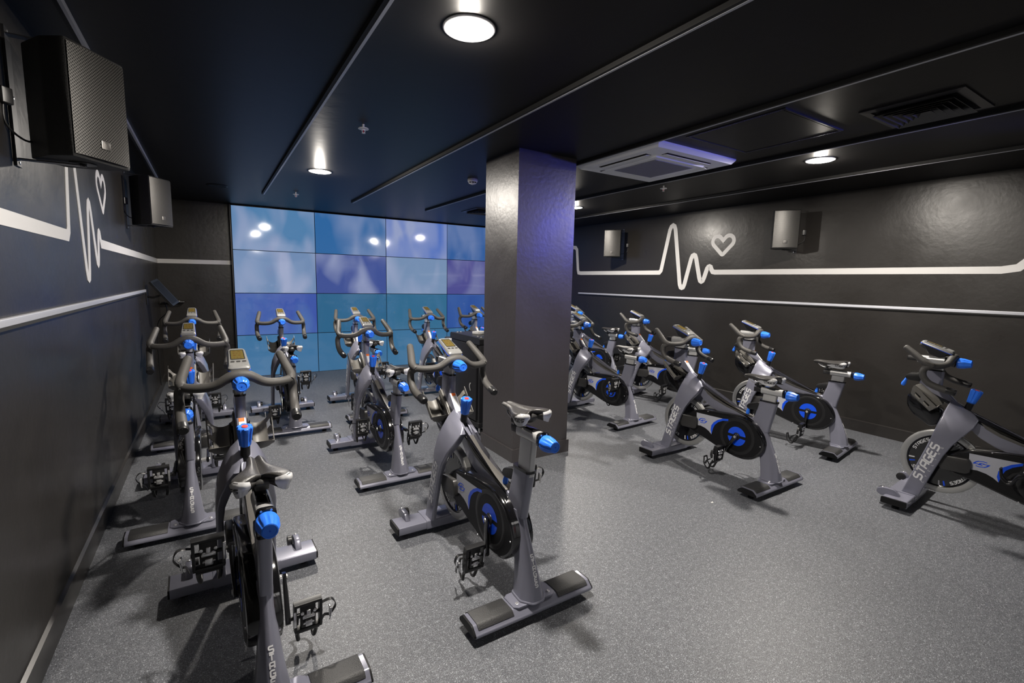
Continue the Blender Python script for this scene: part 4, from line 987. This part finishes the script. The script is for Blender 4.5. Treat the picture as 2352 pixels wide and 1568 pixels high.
# ------------------------------------------------------------------ equipment rack beside the pillar
t = thing('equipment_rack', 'black equipment rack cabinet on castors standing left of the pillar', 'cabinet', (2.195, 4.077, 0))
RX, RY = 0.58, 0.68
part('cabinet_body', lambda b: box(b, (0.012, 0.012, 0.10), (RX-0.012, RY-0.012, 0.945), 0.004), 'rack', t)
part('top_panel', lambda b: prism(b, [(0.0, 0.935), (0.0, 0.985), (0.018, 1.0), (RY-0.018, 1.0), (RY, 0.985), (RY, 0.935)], 0.0, RX, r=0.004), 'rack', t)
part('base_frame', lambda b: box(b, (0, 0, 0.095), (RX, RY, 0.145), 0.004), 'rack', t)
dr = part('side_door', lambda b: box(b, (-0.006, 0.055, 0.16), (0.012, RY-0.10, 0.925), 0.003), 'rack', t)
part('door_handle', lambda b: box(b, (-0.012, 0.40, 0.80), (-0.006, 0.43, 0.84), 0.002), 'alu', dr)
part('door_handle', lambda b: sweep(b, [(-0.010, 0.165, 0.53), (-0.022, 0.165, 0.50), (-0.010, 0.165, 0.45)], 0.005, 8, smooth=4), 'alu', dr)
for px, py in ((0.05, 0.06), (0.05, 0.13), (0.05, RY-0.08), (0.09, RY-0.08), (RX-0.06, 0.07)):
    part('bolt', lambda b: lathe(b, [(0, 0.010), (0.006, 0.010), (0.009, 0.004), (0.009, 0)], (px, py, 1.0), (0, 0, 1), 12), 'chrome', t)
for px, py in ((0.06, 0.06), (RX-0.06, 0.06), (0.06, RY-0.06), (RX-0.06, RY-0.06)):
    c = part('castor', lambda b: lathe(b, [(-0.014, 0.020), (-0.010, 0.036), (0.010, 0.036), (0.014, 0.020)], (px, py, 0.036), (1, 0, 0), 20), 'blk', t)
    part('castor_fork', lambda b: (box(b, (px-0.022, py-0.016, 0.03), (px-0.017, py+0.016, 0.095)), box(b, (px+0.017, py-0.016, 0.03), (px+0.022, py+0.016, 0.095)), box(b, (px-0.022, py-0.02, 0.085), (px+0.022, py+0.02, 0.096))), 'chrome', c, smooth=0)
# gadget and cable on top of the rack
t = thing('cable_box', 'small pale controller with a plug lying on top of the black rack', 'gadget', (2.42, 4.45, 1.0015), 0.3)
part('controller_body', lambda b: box(b, (-0.10, -0.045, 0), (0.03, 0.045, 0.028), 0.006), 'cable_white', t)
part('controller_plug', lambda b: box(b, (0.04, -0.03, 0), (0.12, 0.02, 0.024), 0.005), 'cable_white', t)
o = part('coiled_cable', lambda b: sweep(b, [(2.55+0.10*math.cos(a)*(0.8+0.2*math.sin(2.3*a)), 4.36+0.075*math.sin(a), 1.008+0.045*max(0, math.sin(a*0.5+0.6))) for a in [k*0.45 for k in range(30)]], 0.005, 8, smooth=3), 'cable_white', None)
tag(o, 'loosely coiled pale cable lying on top of the black rack', 'cable')

# ------------------------------------------------------------------ tablet on the left wall near the corner
t = thing('wall_tablet', 'black touchscreen on a curved arm at the end of the left wall rail', 'tablet', (XL, 6.85, 1.30))
part('wall_plate', lambda b: box(b, (0, -0.03, -0.09), (0.012, 0.03, 0.09), 0.003), 'blk', t)
part('arm', lambda b: sweep(b, [(0.01, 0, 0.0), (0.06, 0, -0.01), (0.11, 0.0, 0.005), (0.15, 0, 0.03)], 0.012, 10, smooth=4), 'blk', t)
def tabm(b):
    n_ = Vector((0.78, -0.25, 0.57)).normalized(); u = n_.cross(Vector((0, 1, 0))).normalized(); v = n_.cross(u).normalized(); c = Vector((0.17, 0, 0.045))
    for d, mi in ((0, 0),): loft(b, [round_poly([c+n_*h+u*a*0.17+v*q*0.12 for a, q in ((-1, -1), (1, -1), (1, 1), (-1, 1))], 0.02, 3) for h in (-0.012, 0.012)])
tb = part('tablet_body', tabm, 'blk', t)
def tabs(b):
    n_ = Vector((0.78, -0.25, 0.57)).normalized(); u = n_.cross(Vector((0, 1, 0))).normalized(); v = n_.cross(u).normalized(); c = Vector((0.17, 0, 0.045))
    flat_poly(b, [c+n_*0.0128+u*a*0.148+v*q*0.10 for a, q in ((-1, -1), (1, -1), (1, 1), (-1, 1))])
part('tablet_screen', tabs, 'matte', tb, smooth=0)
t = thing('keypad_shelf', 'small black keypad shelf in the far left corner under the touchscreen', 'keypad', (-0.46, 8.42, 1.16))
part('shelf', lambda b: box(b, (-0.13, -0.09, 0), (0.13, 0.06, 0.018), 0.004), 'blk', t)
part('keys', lambda b: [box(b, (-0.05+0.035*k, -0.07, 0.018), (-0.03+0.035*k, -0.05, 0.024), 0.002) for k in range(4)], 'alu', t)
o = part('tablet_cable', lambda b: sweep(b, [(XL+0.16, 6.85, 1.24), (XL+0.18, 6.9, 1.12), (XL+0.06, 7.2, 0.95), (XL+0.03, 7.4, 0.55), (XL+0.03, 7.5, 0.14)], 0.005, 8, smooth=6), 'blk', None)
tag(o, 'black cable hanging from the touchscreen down the left wall', 'cable')

# red punch bag, unseen, added to the hall for a red reflection
t = thing('punch_bag', 'added red punch bag, out of view in the bright hall behind the camera', 'punch bag', (1.75, -2.6, 3.0))
part('bag', lambda b: lathe(b, [(0.95, 0.05), (0.98, 0.16), (1.05, 0.19), (1.90, 0.19), (1.97, 0.15), (2.0, 0.0)], (0, 0, 0), (0, 0, -1), 28), 'bag', t)
part('chain', lambda b: sweep(b, [(0, 0, 0), (0, 0, -0.96)], 0.008, 8), 'chrome', t)

t = tag(part('paper_scrap', lambda b: loft(b, [[(2.985, 1.995, 0.0005), (3.005, 1.990, 0.0005), (3.010, 2.002, 0.0005), (2.992, 2.006, 0.0005)], [(2.986, 1.996, 0.004), (3.004, 1.992, 0.003), (3.008, 2.001, 0.005), (2.993, 2.004, 0.003)]]), 'label', None, smooth=0), 'tiny white paper scrap on the floor before the front row right bike', 'paper')
